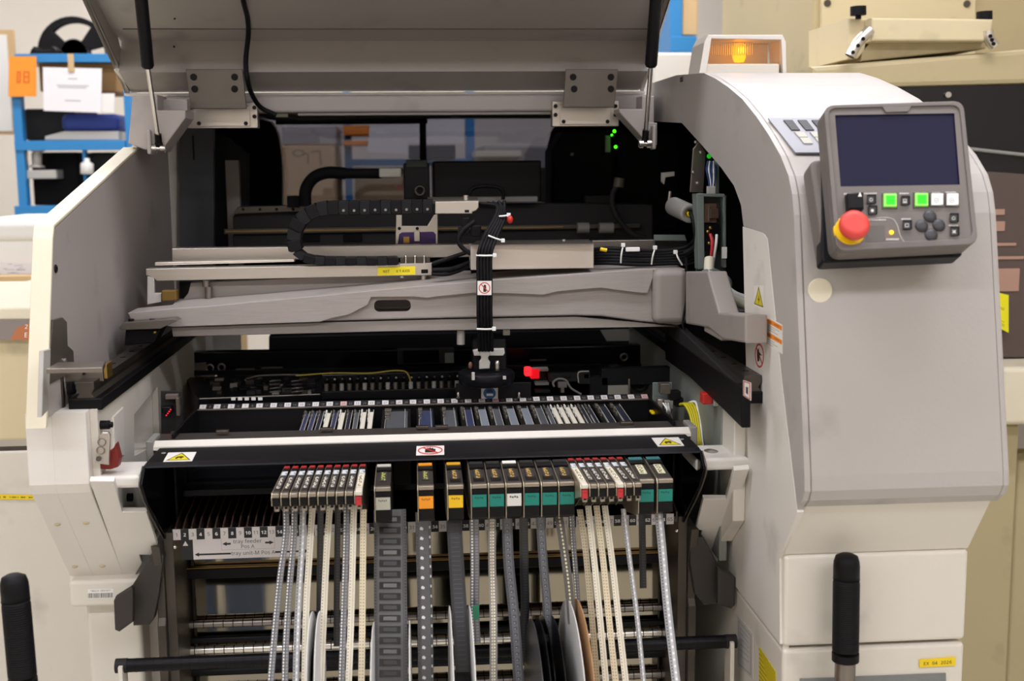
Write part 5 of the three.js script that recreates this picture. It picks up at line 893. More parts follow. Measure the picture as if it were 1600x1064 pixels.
// ---------------------------------------------------------------- feeder bank
const slotX = (s) => -0.3515 + (s - 1) * 0.01125;            // left edge of a slot, 11.25 mm pitch
{
  const t = thing('feeder_bank', 'black feeder bank with bright front bar and numbered label strips', 'feeder bank');
  const y0 = 1.112;
  // rear number strip
  part(t, 'number_strip', slab(V(slotX(1), 1.126, -0.236), V(slotX(66), 1.126, -0.236), V(slotX(66), 1.12, -0.222), V(slotX(1), 1.12, -0.222), 0.001), printed(2048, 28, (g, w, h) => { fill(g, '#151315', 0, 0, w, h); for (let k = 0; k < 65; k++) { const x = k / 65 * w; if (k % 2 === 0) fill(g, k % 11 === 9 ? '#caa2a0' : '#cfcac8', x + 1, 3, w / 65 - 2, h - 6); text(g, String(k + 1), x + w / 130, h / 2, '15px sans-serif', k % 2 ? '#8b8787' : '#4b4646'); } }), 'strip of slot numbers');
  part(t, 'strip_edge', rbox(slotX(1) - 0.004, slotX(66), 1.118, 1.1205, -0.2235, -0.221, 0.0004), M.steel);
  part(t, 'rear_wall', rbox(slotX(1) - 0.004, slotX(66) + 0.002, 1.0, 1.118, -0.24, -0.224, 0.001), M.black);
  part(t, 'slot_floor', rbox(slotX(1), slotX(66), 1.02, 1.03, -0.224, -0.06, 0.001), M.blackGloss);
  for (const [a, b] of [[1, 15.9], [62, 66]]) part(t, 'floor_bar', rbox(slotX(a), slotX(b), 1.06, 1.068, -0.12, -0.1, 0.002), M.darkGrey);
  for (const x of [slotX(1) - 0.006, slotX(66)]) part(t, 'end_cheek', rbox(x, x + 0.004, 0.98, 1.122, -0.24, -0.03, 0.001), M.blackMetal);
  // ledge, bright bar, cover
  part(t, 'ledge', rbox(-0.383, 0.412, 1.1115, 1.1145, -0.07, -0.0125, 0.001), M.steel);
  for (const px of [347, 510, 660, 690, 980]) part(t, 'ledge_clip', boxZ(px - 10, 673 - (px - 347) * 0.021, px + 10, 677 - (px - 347) * 0.021, -0.045, 0.01, 0.001), M.steelDark);
  part(t, 'bright_bar', prism([[-0.0125, 1.1168], [-0.011, 1.1172], [0.003, 1.1108], [0.003, 1.106], [-0.0125, 1.106]], 'x', -0.378, 0.404, 0.001), plain(0xf6f1e6, 0.3, 0.25), 'bright polished bar');
  part(t, 'cover', prism([[0.005, 1.1085], [0.018, 1.1125], [0.1, 1.1125], [0.112, 1.1095], [0.113, 1.1075], [0.1, 1.106], [0.005, 1.106]], 'x', -0.366, 0.389, 0.0015), M.black);
  part(t, 'under_cover', rbox(-0.372, 0.402, 0.99, 1.035, -0.2, -0.19, 0.001), M.blackMatte);
  for (const [x, s] of [[-0.369, 1], [0.391, -1]]) {
    part(t, 'side_plate', prism([[0.11, 1.109], [0.135, 1.09], [0.11, 1.06], [-0.01, 0.965], [-0.2, 0.965], [-0.2, 1.109]], 'x', x, x + s * 0.004, 0.0008), M.blackGloss);
    part(t, 'plate_edge', tube([V(x, 1.1095, 0.11), V(x, 1.091, 0.1355), V(x, 1.06, 0.111), V(x, 0.965, -0.009)], 0.0009, 40, 6), M.plateGrey);
    part(t, 'end_block', rbox(x - s * 0.018, x - s * 0.008, 1.09, 1.12, -0.05, 0.004, 0.002), M.greyMid);
    part(t, 'rivet', ball(V(x + s * 0.016, 1.1127, 0.05), 0.0035, 1, 0.3, 1), M.greyMid);
  }
  const coverQ = (q) => slab(...q.map(([x, y]) => { const p = pY(x, y, 1.1133); return p; }), 0.0008);
  const warn = printed(160, 96, (g, w, h) => { fill(g, '#e9e4dc', 0, 0, w, h); polyFill(g, '#e2cf0f', [[w / 2, 10], [w - 16, h - 12], [16, h - 12]]); g.strokeStyle = '#3a350d'; g.lineWidth = 5; g.beginPath(); g.moveTo(w / 2, 10); g.lineTo(w - 16, h - 12); g.lineTo(16, h - 12); g.closePath(); g.stroke(); polyFill(g, '#3a350d', [[56, 62], [64, 46], [96, 42], [104, 56], [96, 58], [94, 70], [86, 68], [84, 60], [72, 60], [70, 72], [62, 70]]); });
  part(t, 'warning_sticker', coverQ([[263, 707], [307, 706], [300, 720], [255, 721]]), warn, 'white sticker with yellow triangle');
  part(t, 'warning_sticker', coverQ([[1018, 684], [1060, 683], [1069, 696], [1028, 697]]), warn, 'white sticker with yellow triangle');
  part(t, 'no_hand_sticker', coverQ([[651, 697], [694, 696], [694, 710], [650, 711]]), printed(160, 64, (g, w, h) => { fill(g, '#e8e2dc', 0, 0, w, h); polyFill(g, '#2a1513', [[50, 48], [50, 26], [62, 24], [62, 14], [70, 14], [70, 22], [78, 12], [84, 14], [84, 22], [92, 14], [98, 18], [98, 26], [106, 20], [110, 26], [110, 48]]); g.strokeStyle = '#c22f28'; g.lineWidth = 7; g.beginPath(); g.ellipse(w / 2, h / 2, 68, 26, 0, 0, 6.3); g.moveTo(40, 14); g.lineTo(122, 50); g.stroke(); }), 'white sticker with red ring and hand');
  const ribMat = plain(0x4a3730, 0.3);
  // empty slots: thin ribs
  part(t, 'slot_deck', prism([[0.0, 0.984], [0.0, 0.976], [-0.19, 0.99], [-0.19, 0.998]], 'x', slotX(1) - 0.012, slotX(66) + 0.01, 0.0008), plain(0x2a201d, 0.25));
  for (let s = 0; s <= 65; s++) if (s < 17 || s > 60 || s === 26 || s === 33) part(t, 'slot_rib', prism([[0.002, 0.992], [0.002, 0.98], [-0.18, 0.99], [-0.18, 1.02], [-0.02, 1.0]], 'x', slotX(s + 1) - 0.0012, slotX(s + 1) + 0.0012, 0.0003), ribMat);
  // front label plates
  part(t, 'number_plate', slab(V(slotX(1) - 0.0045, 0.989, 0.0022), V(slotX(66) - 0.0045, 0.989, 0.0022), V(slotX(66) - 0.0045, 0.973, 0.0022), V(slotX(1) - 0.0045, 0.973, 0.0022), 0.0012), printed(2048, 48, (g, w, h) => { for (let k = 0; k < 65; k++) { const x = k / 65 * w, c = w / 65; fill(g, k % 2 ? '#181718' : '#d9d3cf', x, 0, c, h); text(g, String(k + 1), x + c / 2, h / 2 + 1, `${k % 2 ? 'bold ' : ''}21px sans-serif`, k % 2 ? '#f0eeec' : '#5b5653'); } }), 'row of black and white slot numbers');
  part(t, 'position_plate', slab(V(slotX(2) - 0.005, 0.973, 0.002), V(slotX(18), 0.973, 0.002), V(slotX(18), 0.943, 0.002), V(slotX(2) - 0.005, 0.943, 0.002), 0.001), printed(1024, 180, (g, w, h) => {
    fill(g, '#d6cfcc', 0, 0, w, h); fill(g, '#161516', 0, 0, 94, h); polyFill(g, '#d6cfcc', [[36, 10], [58, 54], [14, 54]]);
    g.strokeStyle = '#8d8684'; g.lineWidth = 2; g.strokeRect(318, -4, 420, 106);
    const arrow = (x0, x1, y, s) => { const d = Math.sign(x1 - x0); fill(g, '#171617', Math.min(x0, x1 - d * 26), y - s / 2, Math.abs(x1 - d * 26 - x0), s); polyFill(g, '#171617', [[x1, y], [x1 - d * 34, y - 18], [x1 - d * 34, y + 18]]); };
    arrow(392, 326, 48, 16); arrow(664, 732, 48, 16); arrow(390, 104, 136, 15); arrow(740, 1010, 136, 15);
    text(g, 'tray feeder', 524, 30, '46px sans-serif', '#4c4745'); text(g, 'Pos A', 524, 76, '44px sans-serif', '#4c4745'); text(g, 'tray unit-M Pos A', 566, 136, '45px sans-serif', '#4c4745');
  }), 'white plate reading tray feeder Pos A');
}
{ // plugs at both ends of the bank
  const t = thing('end_connector', 'dark plug assembly with red lights at the end of the feeder bank beside the lever', 'connector');
  part(t, 'bracket', slabZ([[251, 611], [285, 611], [285, 688], [252, 684]], -0.17, 0.004, 0.001), M.darkGrey);
  part(t, 'plug', boxZ(258, 617, 278, 624, -0.16, 0.012, 0.001), plain(0x6b5d58, 0.5));
  part(t, 'plug', boxZ(274, 622, 281, 650, -0.158, 0.012, 0.001), M.plateGrey);
  part(t, 'plug', boxZ(252, 636, 268, 646, -0.155, 0.02, 0.002), M.black);
  for (let k = 0; k < 4; k++) part(t, 'red_light', ball(pZ(260 + k * 2.2, 649 - k * 3, -0.14), 0.0011), std({ color: 0xd02030, emissive: 0xd01828, emissiveIntensity: 2 }));
  part(t, 'foot', cyl(pZ(271, 684, -0.15), pZ(271, 674, -0.15), 0.004), M.steel);
}
{
  const t = thing('end_connector', 'silver plug cluster beside the yellow cables at the feeder bank end', 'connector');
  part(t, 'bracket', boxZ(1020, 598, 1050, 662, -0.2, 0.004, 0.001), M.greenGrey);
  for (const [x0, y0, x1, y1, m] of [[1032, 600, 1048, 616, M.plateGrey], [1028, 624, 1036, 652, M.alu], [1038, 626, 1052, 640, M.greyMid], [1040, 640, 1050, 660, M.steel], [1047, 612, 1064, 626, M.black], [1056, 622, 1068, 636, M.black], [1018, 644, 1026, 648, M.yellow]]) part(t, 'plug', boxZ(x0, y0, x1, y1, -0.17, 0.02, 0.0015), m);
  for (let k = 0; k < 3; k++) part(t, 'small_cable', tube([pZ(1036 + k * 4, 630, -0.168), pZ(1042 + k * 2, 640, -0.155), pZ(1040 + k * 5, 654, -0.165)], 0.0015, 16, 6), k ? M.greyLight : M.ptfe);
}
for (let k = 0; k < 5; k++) {
  const w = k === 4;
  solo('earth_cable', tube([pZ(1063 + k * 2, 632, -0.16), pZ(1070 + k * 4, 632 - (w ? 4 : 0), -0.14), pZ(1078 + k * 3.5, 646, -0.12), pZ(1083 + k * 3, 668, -0.1), pZ(1088 + k * 2.4, 692, -0.08), pZ(1093 + k * 2, 712, -0.07)], w ? 0.0022 : 0.0026, 40, 8), w ? M.ptfe : M.cableYellow, w ? 'white cable arching beside the yellow cables' : 'yellow cable arching at the end of the feeder bank', 'cable', w ? null : 'yellow cables at the feeder bank end');
}

// ---------------------------------------------------------------- tape feeders
const digitTag = (bg, fg, s) => printed(48, 128, (g, w, h) => { fill(g, bg, 0, 0, w, h); g.strokeStyle = fg; g.lineWidth = 7; for (let k = 0; k < 4; k++) { g.beginPath(); g.arc(24 - (s + k) % 3, 20 + k * 29, 10, (s + k) % 4, (s + k) % 4 + 4.6); g.stroke(); } });
const digitMats = [digitTag('#4b4541', '#e9e5d6', 0), digitTag('#46403c', '#e6e2d4', 1), digitTag('#4d4743', '#efe9d4', 2)];
const digitPale = digitTag('#e9e0c6', '#4d463a', 1), digitLcd = digitTag('#37372c', '#b9b860', 0), digitAmber = digitTag('#3a3630', '#d6a94a', 1), digitCream = digitTag('#d9d4ae', '#4b4a36', 2);
const tinyTag = printed(64, 48, (g, w, h) => { fill(g, '#d3d6d8', 0, 0, w, h); fill(g, '#555b60', 34, 20, 26, 6); fill(g, '#555b60', 50, 26, 10, 16); });
const guideMats = { paper: plain(0xd9d3c2, 0.5), clear: plain(0x4a4a52, 0.3), dark: plain(0x2b2d38, 0.3), blue: plain(0x3a3f5c, 0.3), grey: plain(0x54565a, 0.35), pale: plain(0x7b828c, 0.3) };
const FEED = { body: ink(0x151414, 0.4), top: plain(0x3a3532, 0.42, 0.3), sheet: metal(0xc9bda6, 0.45), lip: metal(0xa59a8c, 0.4) };
const feederCache = {};
function feeder({ slot, wide = false, span, guide, pale = false, tag, clip, sticker, label, group, dark = false, len = 0 }) {
  const w = (wide ? 2 : 1) * 0.01125 - 0.0014, W = (span || (wide ? 2 : 1)) * 0.01125 - 0.0012;
  const t = thing('tape_feeder', label, 'tape feeder', group); t.userData.placed = true; t.position.set(slotX(slot) + 0.0006, 1.0, 0);
  const key = JSON.stringify([wide, span, len]); const C = feederCache[key] ||= (() => {
    const y = (v) => v - 1.0, zl = (wide ? 0.206 : 0.26) + len, zf = zl;
    const body = wide
      ? [[-0.02, y(1.098)], [0.12, y(1.101)], [zl - 0.006, y(1.0955)], [zl, y(1.09)], [zf, y(1.052)], [zf - 0.02, y(1.044)], [0.12, y(1.03)], [-0.02, y(1.03)]]
      : [[-0.02, y(1.098)], [0.12, y(1.102)], [zl - 0.006, y(1.105)], [zl, y(1.1)], [zf, y(1.09)], [zf - 0.02, y(1.084)], [0.16, y(1.06)], [0.12, y(1.04)], [-0.02, y(1.04)]];
    const topY = (z) => wide ? y(1.101) + (y(1.0955) - y(1.101)) * (z - 0.12) / (zl - 0.006 - 0.12) : y(1.102) + (y(1.105) - y(1.102)) * (z - 0.12) / (zl - 0.006 - 0.12);
    const padTop = (z0, z1, x0, x1, h) => prism([[z0, topY(z0) - 0.0005], [z1, topY(z1) - 0.0005], [z1, topY(z1) + h], [z0, topY(z0) + h]], 'x', x0, x1, 0.0003);
    const slabTop = (z0, z1, x0, x1, h = 0.0022) => slab(V(x0, topY(z0) + h, z0), V(x1, topY(z0) + h, z0), V(x1, topY(z1) + h, z1), V(x0, topY(z1) + h, z1), 0.0006);
    const f = wide ? zl : zl;
    return {
      body: boxUV(prism(body, 'x', 0.0008, w, 0.0008)),
      sheet: boxUV(prism(body.map(([z, q]) => [z + (z > 0.1 ? 0.0012 : 0), q + (q > y(1.07) ? 0.0011 : -0.0008)]), 'x', 0, 0.0009, 0.0002)),
      top: boxUV(padTop(wide ? 0.145 : 0.155, f - 0.004, 0.0012, w - 0.0004, 0.0012)),
      lip: boxUV(rbox(0.0012, w, topY(f) - 0.004, topY(f) + 0.0016, f - 0.008, f + 0.0018, 0.0012)),
      clip: boxUV(padTop(0.118, 0.128, 0.0016, w - 0.001, 0.004)), collar: boxUV(padTop(0.128, 0.141, 0.0012, w - 0.0006, 0.003)),
      tiny: slabTop(0.142, 0.163, 0.0016, w - 0.0012), digits: wide ? slabTop(0.146, 0.184, w * 0.3, w * 0.76) : slabTop(0.175, 0.24, 0.0018, w - 0.001),
      dark: boxUV(padTop(0.178, f - 0.012, w * 0.2, w * 0.86, 0.0018)),
      sticker: wide ? slab(V(0.0016, y(1.083), f + 0.0022), V(w - 0.001, y(1.083), f + 0.0022), V(w - 0.001, y(1.067), f + 0.0022), V(0.0016, y(1.067), f + 0.0022), 0.0014) : slab(V(0.0016, y(1.1), f + 0.0024), V(w - 0.001, y(1.1), f + 0.0024), V(w - 0.001, y(1.089), f + 0.0024), V(0.0016, y(1.089), f + 0.0024), 0.0016),
      hook: wide ? null : boxUV(mergeGeometries([rbox(w * 0.3, w * 0.9, y(1.083), y(1.086), f - 0.012, f - 0.002, 0.0006), rbox(w * 0.3, w * 0.42, y(1.083), y(1.092), f - 0.005, f - 0.002, 0.0004), rbox(w * 0.78, w * 0.9, y(1.083), y(1.092), f - 0.005, f - 0.002, 0.0004)].map((g) => g.index ? g.toNonIndexed() : g))),
      rear: boxUV(prism([[-0.215, y(1.114)], [-0.075, y(1.107)], [-0.02, y(1.094)], [-0.02, y(1.04)], [-0.215, y(1.062)]], 'x', 0.0006, W, 0.0008)),
      guide: boxUV(prism([[-0.19, y(1.1135)], [-0.078, y(1.1078)], [-0.078, y(1.1098)], [-0.19, y(1.1155)]], 'x', W * (span ? 0.18 : wide ? 0.42 : 0.34), W * 0.9, 0.0004)),
      rails: boxUV(mergeGeometries([W * (span ? 0.14 : wide ? 0.38 : 0.28), W * (span ? 0.8 : 0.9)].map((x) => prism([[-0.205, y(1.113)], [-0.078, y(1.107)], [-0.078, y(1.1105)], [-0.205, y(1.1165)]], 'x', x, x + 0.0007, 0.0002)))),
      cog: boxUV(mergeGeometries([rbox(W * 0.1, W * 0.34, y(1.113), y(1.119), -0.2, -0.185, 0.001), rbox(W * 0.12, W * 0.3, y(1.11), y(1.118), -0.172, -0.16, 0.001), rbox(W * 0.14, W * 0.3, y(1.107), y(1.115), -0.15, -0.138, 0.001)].map((g) => g.index ? g.toNonIndexed() : g))),
    };
  })();
  const add = (n, g, m, lb) => { if (!g) return; const o = new THREE.Mesh(g, m); o.name = n; o.castShadow = o.receiveShadow = true; if (lb) o.userData.label = lb; t.add(o); };
  add('body', C.body, FEED.body); add('side_sheet', C.sheet, FEED.sheet); add('handle_top', C.top, pale ? guideMats.paper : FEED.top); add('handle_lip', C.lip, pale ? guideMats.paper : FEED.lip);
  add('clip', C.clip, clip, null); add('collar', C.collar, FEED.body);
  if (!wide) { add('side_label', C.tiny, tinyTag); add('number_tag', C.digits, pale ? digitPale : digitMats[slot % 3]); add('hook', C.hook, FEED.lip); }
  else { add('number_tag', C.digits, tag); if (dark) add('dark_pad', C.dark, FEED.body); }
  if (sticker) add('front_sticker', C.sticker, sticker);
  add('rear_body', C.rear, FEED.body); add('tape_guide', C.guide, guide); add('guide_rails', C.rails, guide === guideMats.paper ? guideMats.paper : M.greyLight); add('feed_cog', C.cog, guide === guideMats.paper ? M.tagWhite : M.plateGrey);
  return t;
}
const redClip = plain(0xa82a28, 0.45), redSticker = printed(64, 64, (g, w, h) => { fill(g, '#bf2c30', 0, 0, w, h); fill(g, '#8f1c22', 12, 16, 40, 6); });
const G = guideMats, stick = (c, ink, s) => printed(96, 80, (g, w, h) => { fill(g, c, 0, 0, w, h); for (let k = 0; k < s; k++) fill(g, ink, 18 + k * 60 / s, 12 + (k % 2) * 3, 60 / s - 4, 12); });
const tealS = stick('#0f7f70', '#0a5348', 4), whiteS = stick('#dedcd4', '#4a4a46', 4), greyS = stick('#b7b5a6', '#6b6a60', 5), orangeS = stick('#f59a1c', '#a8620c', 5), yellowS = stick('#f0c018', '#97780a', 4);
const ORD = ['first', 'second', 'third', 'fourth', 'fifth', 'sixth', 'seventh', 'eighth', 'ninth', 'tenth'];
[G.blue, G.blue, G.dark, G.paper, G.blue, G.paper, G.dark, G.grey, G.paper, G.paper].forEach((guide, k) => feeder(k < 9
  ? { slot: 16 + k, guide, clip: redClip, label: `narrow black red-clipped feeder, ${ORD[10 - k - 1]} from the grey-tagged feeder`, group: 'narrow feeders beside the grey-tagged feeder' }
  : { slot: 25, guide, clip: redClip, pale: true, sticker: redSticker, label: 'narrow feeder with cream handle and red front sticker beside the grey-tagged feeder' }));
feeder({ slot: 27, wide: true, span: 4.2, guide: G.grey, clip: M.tagGrey, tag: digitLcd, sticker: greyS, label: 'wide tape feeder with a grey front tag feeding the broad embossed tape' });
feeder({ slot: 31.9, wide: true, span: 2.6, guide: G.blue, clip: plain(0xd98a1c, 0.5), tag: digitLcd, sticker: orangeS, label: 'tape feeder with an orange front tag' });
feeder({ slot: 35.3, wide: true, span: 2.5, guide: G.grey, clip: plain(0xc9981c, 0.5), tag: digitAmber, sticker: yellowS, dark: true, label: 'tape feeder with a yellow front tag' });
[[38, G.blue, tealS], [40, G.pale, tealS], [42, G.grey, whiteS], [44.05, G.pale, tealS], [46.1, G.pale, tealS], [48.1, G.grey, tealS]].forEach(([slot, guide, s], k) => feeder({ slot, wide: true, guide, clip: k === 2 ? M.tagWhite : M.darkGrey, tag: digitAmber, sticker: s, dark: true, label: k === 2 ? 'tape feeder with a white front tag between teal-tagged feeders' : `teal-tagged tape feeder with amber digits, ${ORD[k]} wide feeder from the yellow-tagged one`, group: k === 2 ? null : 'teal-tagged feeders beside the yellow-tagged feeder' }));
[G.grey, G.paper, G.paper, G.paper, G.paper, G.dark, G.dark].forEach((guide, k) => feeder(k === 0 || k === 4
  ? { slot: 50 + k, guide, clip: redClip, pale: true, sticker: redSticker, label: `narrow feeder with cream handle and red sticker, ${ORD[k]} narrow feeder from the amber-digit teal feeders`, group: 'cream-handled feeders among the white tapes' }
  : { slot: 50 + k, guide, clip: redClip, label: `narrow black red-clipped feeder, ${ORD[k]} narrow feeder from the amber-digit teal feeders`, group: 'narrow feeders between the teal-tagged feeders' }));
feeder({ slot: 57.4, wide: true, guide: G.dark, clip: plain(0x2f6f72, 0.5), tag: digitCream, sticker: tealS, label: 'teal-tagged feeder with cream number tag next to the narrow red-clipped feeders' });
feeder({ slot: 59.6, wide: true, guide: G.dark, clip: plain(0x2f6f72, 0.5), tag: digitCream, sticker: tealS, label: 'teal-tagged feeder with cream number tag at the end of the row' });
for (const [x, y, m] of [[692, 717, 0], [736, 716, 1], [763, 715, 2], [787, 714, 2], [814, 713, 1], [841, 713, 1], [867, 712, 3]]) {
  solo('feeder_latch', cyl(pY(x, y, 1.104), pY(x, y, 1.104).add(V(0, 0.0035, 0)), 0.0042, 0.004, 18), [plain(0x6d7196, 0.4), plain(0x2e5f9e, 0.4), plain(0x8a8ca0, 0.4), plain(0xb8b9bd, 0.4)][m], ['violet-grey round latch button above the yellow-tagged feeder', 'round blue latch button above a teal-tagged feeder', 'pale violet latch button above a wide feeder', 'pale grey latch button above the last teal feeder of the row'][m], 'button', m === 1 || m === 2 ? 'round feeder latch buttons' : null);
}

// ---------------------------------------------------------------- component tapes
function tapeTex(w, len, h, draw) { const t = canvasTex(w, h, draw); t.wrapT = THREE.RepeatWrapping; t.repeat.set(1, 1 / len); return t; }
const tapeMats = {
  paper: std({ roughness: 0.75, map: tapeTex(64, 0.032, 256, (g, w, h) => { fill(g, '#e6dfcb', 0, 0, w, h); for (let k = 0; k < 8; k++) { g.fillStyle = '#5f574a'; g.beginPath(); g.arc(14, 16 + k * 32, 5, 0, 6.3); g.fill(); } for (let k = 0; k < 16; k++) fill(g, '#7d7565', 38, 6 + k * 16, 10, 5); }) }),
  paper2: std({ roughness: 0.75, map: tapeTex(64, 0.032, 256, (g, w, h) => { fill(g, '#ddd0b2', 0, 0, w, h); for (let k = 0; k < 8; k++) { g.fillStyle = '#5f574a'; g.beginPath(); g.arc(14, 16 + k * 32, 5, 0, 6.3); g.fill(); } for (let k = 0; k < 8; k++) fill(g, '#8a7c5f', 36, 10 + k * 32, 12, 9); }) }),
  clear: new THREE.MeshPhysicalMaterial({ roughness: 0.22, clearcoat: 0.8, map: tapeTex(64, 0.032, 256, (g, w, h) => { fill(g, '#5d5d60', 0, 0, w, h); fill(g, '#6f7074', 34, 0, 26, h); for (let k = 0; k < 8; k++) fill(g, '#e9e9ea', 8, 6 + k * 32, 13, 20); for (let k = 0; k < 8; k++) fill(g, '#8f9094', 36, 8 + k * 32, 20, 14); }) }),
  clear2: new THREE.MeshPhysicalMaterial({ roughness: 0.2, clearcoat: 0.9, map: tapeTex(64, 0.032, 256, (g, w, h) => { fill(g, '#9a9b9e', 0, 0, w, h); fill(g, '#c9cacc', 26, 0, 22, h); for (let k = 0; k < 8; k++) fill(g, '#55565a', 8, 8 + k * 32, 10, 12); for (let k = 0; k < 4; k++) fill(g, '#f0f0f0', 30, k * 64, 16, 22); }) }),
  pale: new THREE.MeshPhysicalMaterial({ roughness: 0.22, clearcoat: 0.7, map: tapeTex(64, 0.032, 256, (g, w, h) => { fill(g, '#807e7a', 0, 0, w, h); for (let k = 0; k < 8; k++) { fill(g, '#e8dcc0', 16, 4 + k * 32, 32, 20); fill(g, '#6a6053', 26, 8 + k * 32, 8, 12); } }) }),
  dark: new THREE.MeshPhysicalMaterial({ roughness: 0.3, clearcoat: 0.4, map: tapeTex(64, 0.032, 256, (g, w, h) => { fill(g, '#1c1c1f', 0, 0, w, h); for (let k = 0; k < 8; k++) { fill(g, '#34353a', 24, 4 + k * 32, 30, 22); fill(g, '#131315', 6, 10 + k * 32, 8, 9); } }) }),
  black: new THREE.MeshPhysicalMaterial({ roughness: 0.4, clearcoat: 0.3, map: tapeTex(128, 0.048, 256, (g, w, h) => { fill(g, '#1b1c1f', 0, 0, w, h); fill(g, '#2c2d32', 22, 0, 84, h); for (let k = 0; k < 8; k++) { fill(g, '#26272c', 26, k * 32, 76, 4); fill(g, '#54565e', 30, 8 + k * 32, 66, 3); } for (let k = 0; k < 12; k++) fill(g, '#0d0d0f', 8, 6 + k * 21, 7, 7); }) }),
  grey: new THREE.MeshPhysicalMaterial({ roughness: 0.3, clearcoat: 0.5, map: tapeTex(96, 0.048, 256, (g, w, h) => { fill(g, '#484a50', 0, 0, w, h); fill(g, '#65676e', 24, 0, 54, h); for (let k = 0; k < 6; k++) { fill(g, '#4b4d54', 34, 8 + k * 43, 34, 20); fill(g, '#a5a7ae', 40, 12 + k * 43, 14, 6); } for (let k = 0; k < 12; k++) fill(g, '#232428', 7, 6 + k * 21, 7, 7); }) }),
  blotch: new THREE.MeshPhysicalMaterial({ roughness: 0.25, clearcoat: 0.6, map: tapeTex(128, 0.064, 340, (g, w, h) => { fill(g, '#404144', 0, 0, w, h); fill(g, '#535457', 30, 0, 76, h); for (let k = 0; k < 5; k++) polyFill(g, '#e2e2e0', [[34, 14 + k * 68], [58, 8 + k * 68], [66, 22 + k * 68], [48, 34 + k * 68], [36, 28 + k * 68]]); for (let k = 0; k < 5; k++) fill(g, '#c9c9c8', 112, 20 + k * 68, 11, 18); for (let k = 0; k < 16; k++) fill(g, '#26262a', 8, 4 + k * 21, 7, 8); }) }),
  gold: new THREE.MeshPhysicalMaterial({ roughness: 0.25, clearcoat: 0.6, map: tapeTex(96, 0.04, 256, (g, w, h) => { fill(g, '#514d49', 0, 0, w, h); for (let k = 0; k < 8; k++) { g.fillStyle = '#d9cda8'; g.beginPath(); g.arc(50, 16 + k * 32, 11, 0, 6.3); g.fill(); } }) }),
};
let tapeCount = 0;
function tape(pts, wmm, mat, label, group, z0 = 0.19, z1 = 0.27) {
  const y0 = pts[0][1], y1 = 1064;
  const P = pts.map(([x, y]) => pZ(x, y, z0 + (z1 - z0) * Math.max(0, Math.min(1.3, (y - y0) / (y1 - y0)))));
  return solo('component_tape', ribbon(P, wmm / 1000, 0.0009, 70), mat, label, 'component tape', group);
}
const T = tapeMats, gPaper = 'white paper tapes beside the grey-tagged feeder', gClear = 'clear tapes hanging from the first narrow feeders';
tape([[446, 782], [447, 830], [438, 900], [430, 980], [419, 1110]], 8, T.clear, 'clear tape with white pockets hanging lowest in the first narrow feeder', null);
tape([[460, 782], [459, 840], [452, 920], [447, 1000], [444, 1110]], 8, T.clear, 'greyish clear tape hanging second from the empty slots', null);
tape([[474, 782], [472, 850], [467, 930], [464, 1000], [461, 1110]], 8, T.clear2, 'shiny clear tape hanging beside the first white paper tape', null);
tape([[489, 782], [484, 860], [479, 940], [475, 1110]], 8, T.paper, 'white punched paper tape hanging in front of the small white reel', gPaper);
tape([[501, 782], [500, 860], [499, 960], [498, 1110]], 8, T.dark, 'black tape hanging between two white paper tapes', 'black tapes between white tapes', 0.17, 0.2);
tape([[516, 782], [510, 870], [505, 980], [500, 1110]], 8, T.paper, 'white punched paper tape hanging between two black tapes', gPaper);
tape([[528, 782], [527, 860], [526, 960], [526, 1010]], 8, T.dark, 'black tape hanging between two white paper tapes', 'black tapes between white tapes', 0.15, 0.17);
tape([[542, 782], [540, 870], [537, 960], [532, 1110]], 8, T.clear, 'grey clear tape squeezed against the white paper tapes', null);
tape([[553, 782], [551, 870], [548, 980], [543, 1110]], 8, T.paper, 'white punched paper tape hanging between a grey clear tape and a cream tape', gPaper);
tape([[568, 796], [567, 880], [566, 980], [564, 1110]], 8, T.paper2, 'cream punched paper tape from the cream-handled feeder beside the grey tag', null);
tape([[650, 800], [662, 860], [664, 940], [666, 1110]].map(([x, y], i) => [i ? x : 661, y]), 20, T.blotch, 'dark tape with white blotches below the orange-tagged feeder', null, 0.16, 0.22);
tape([[709, 800], [712, 860], [717, 940], [721, 1000], [727, 1110]], 20, T.black, 'broad black tape between white reel flanges below the yellow-tagged feeder', null, 0.16, 0.24);
tape([[741, 802], [742, 880], [742, 960], [744, 1005]], 12, T.clear, 'clear tape with a green tip below the first teal-tagged feeder', null, 0.16, 0.2);
tape([[769, 805], [769, 880], [771, 960], [771, 1110]], 10, T.pale, 'tape with pale gold pockets below the teal-tagged feeders', null, 0.17, 0.24);
tape([[792, 805], [795, 880], [803, 960], [814, 1110]], 14, T.grey, 'dark grey embossed tape below the white-tagged feeder', null, 0.16, 0.22);
tape([[818, 805], [819, 880], [820, 960], [812, 1040]], 12, T.dark, 'blackish tape next to the dark grey embossed tape', null, 0.14, 0.14);
tape([[844, 805], [849, 880], [855, 950], [856, 1030]], 12, T.grey, 'grey embossed tape running onto the black reel', null, 0.17, 0.22);
tape([[872, 800], [880, 850], [888, 910], [894, 975]], 11, T.gold, 'dark tape with golden dots running onto the white reel', null, 0.18, 0.27);
tape([[893, 800], [896, 850], [900, 900], [905, 975]], 7, T.clear, 'thin clear tape behind the white reel', null, 0.16, 0.2);
tape([[906, 796], [914, 850], [920, 910], [928, 1000], [936, 1110]], 8, T.paper2, 'cream punched paper tape beside the white reel', null, 0.17, 0.23);
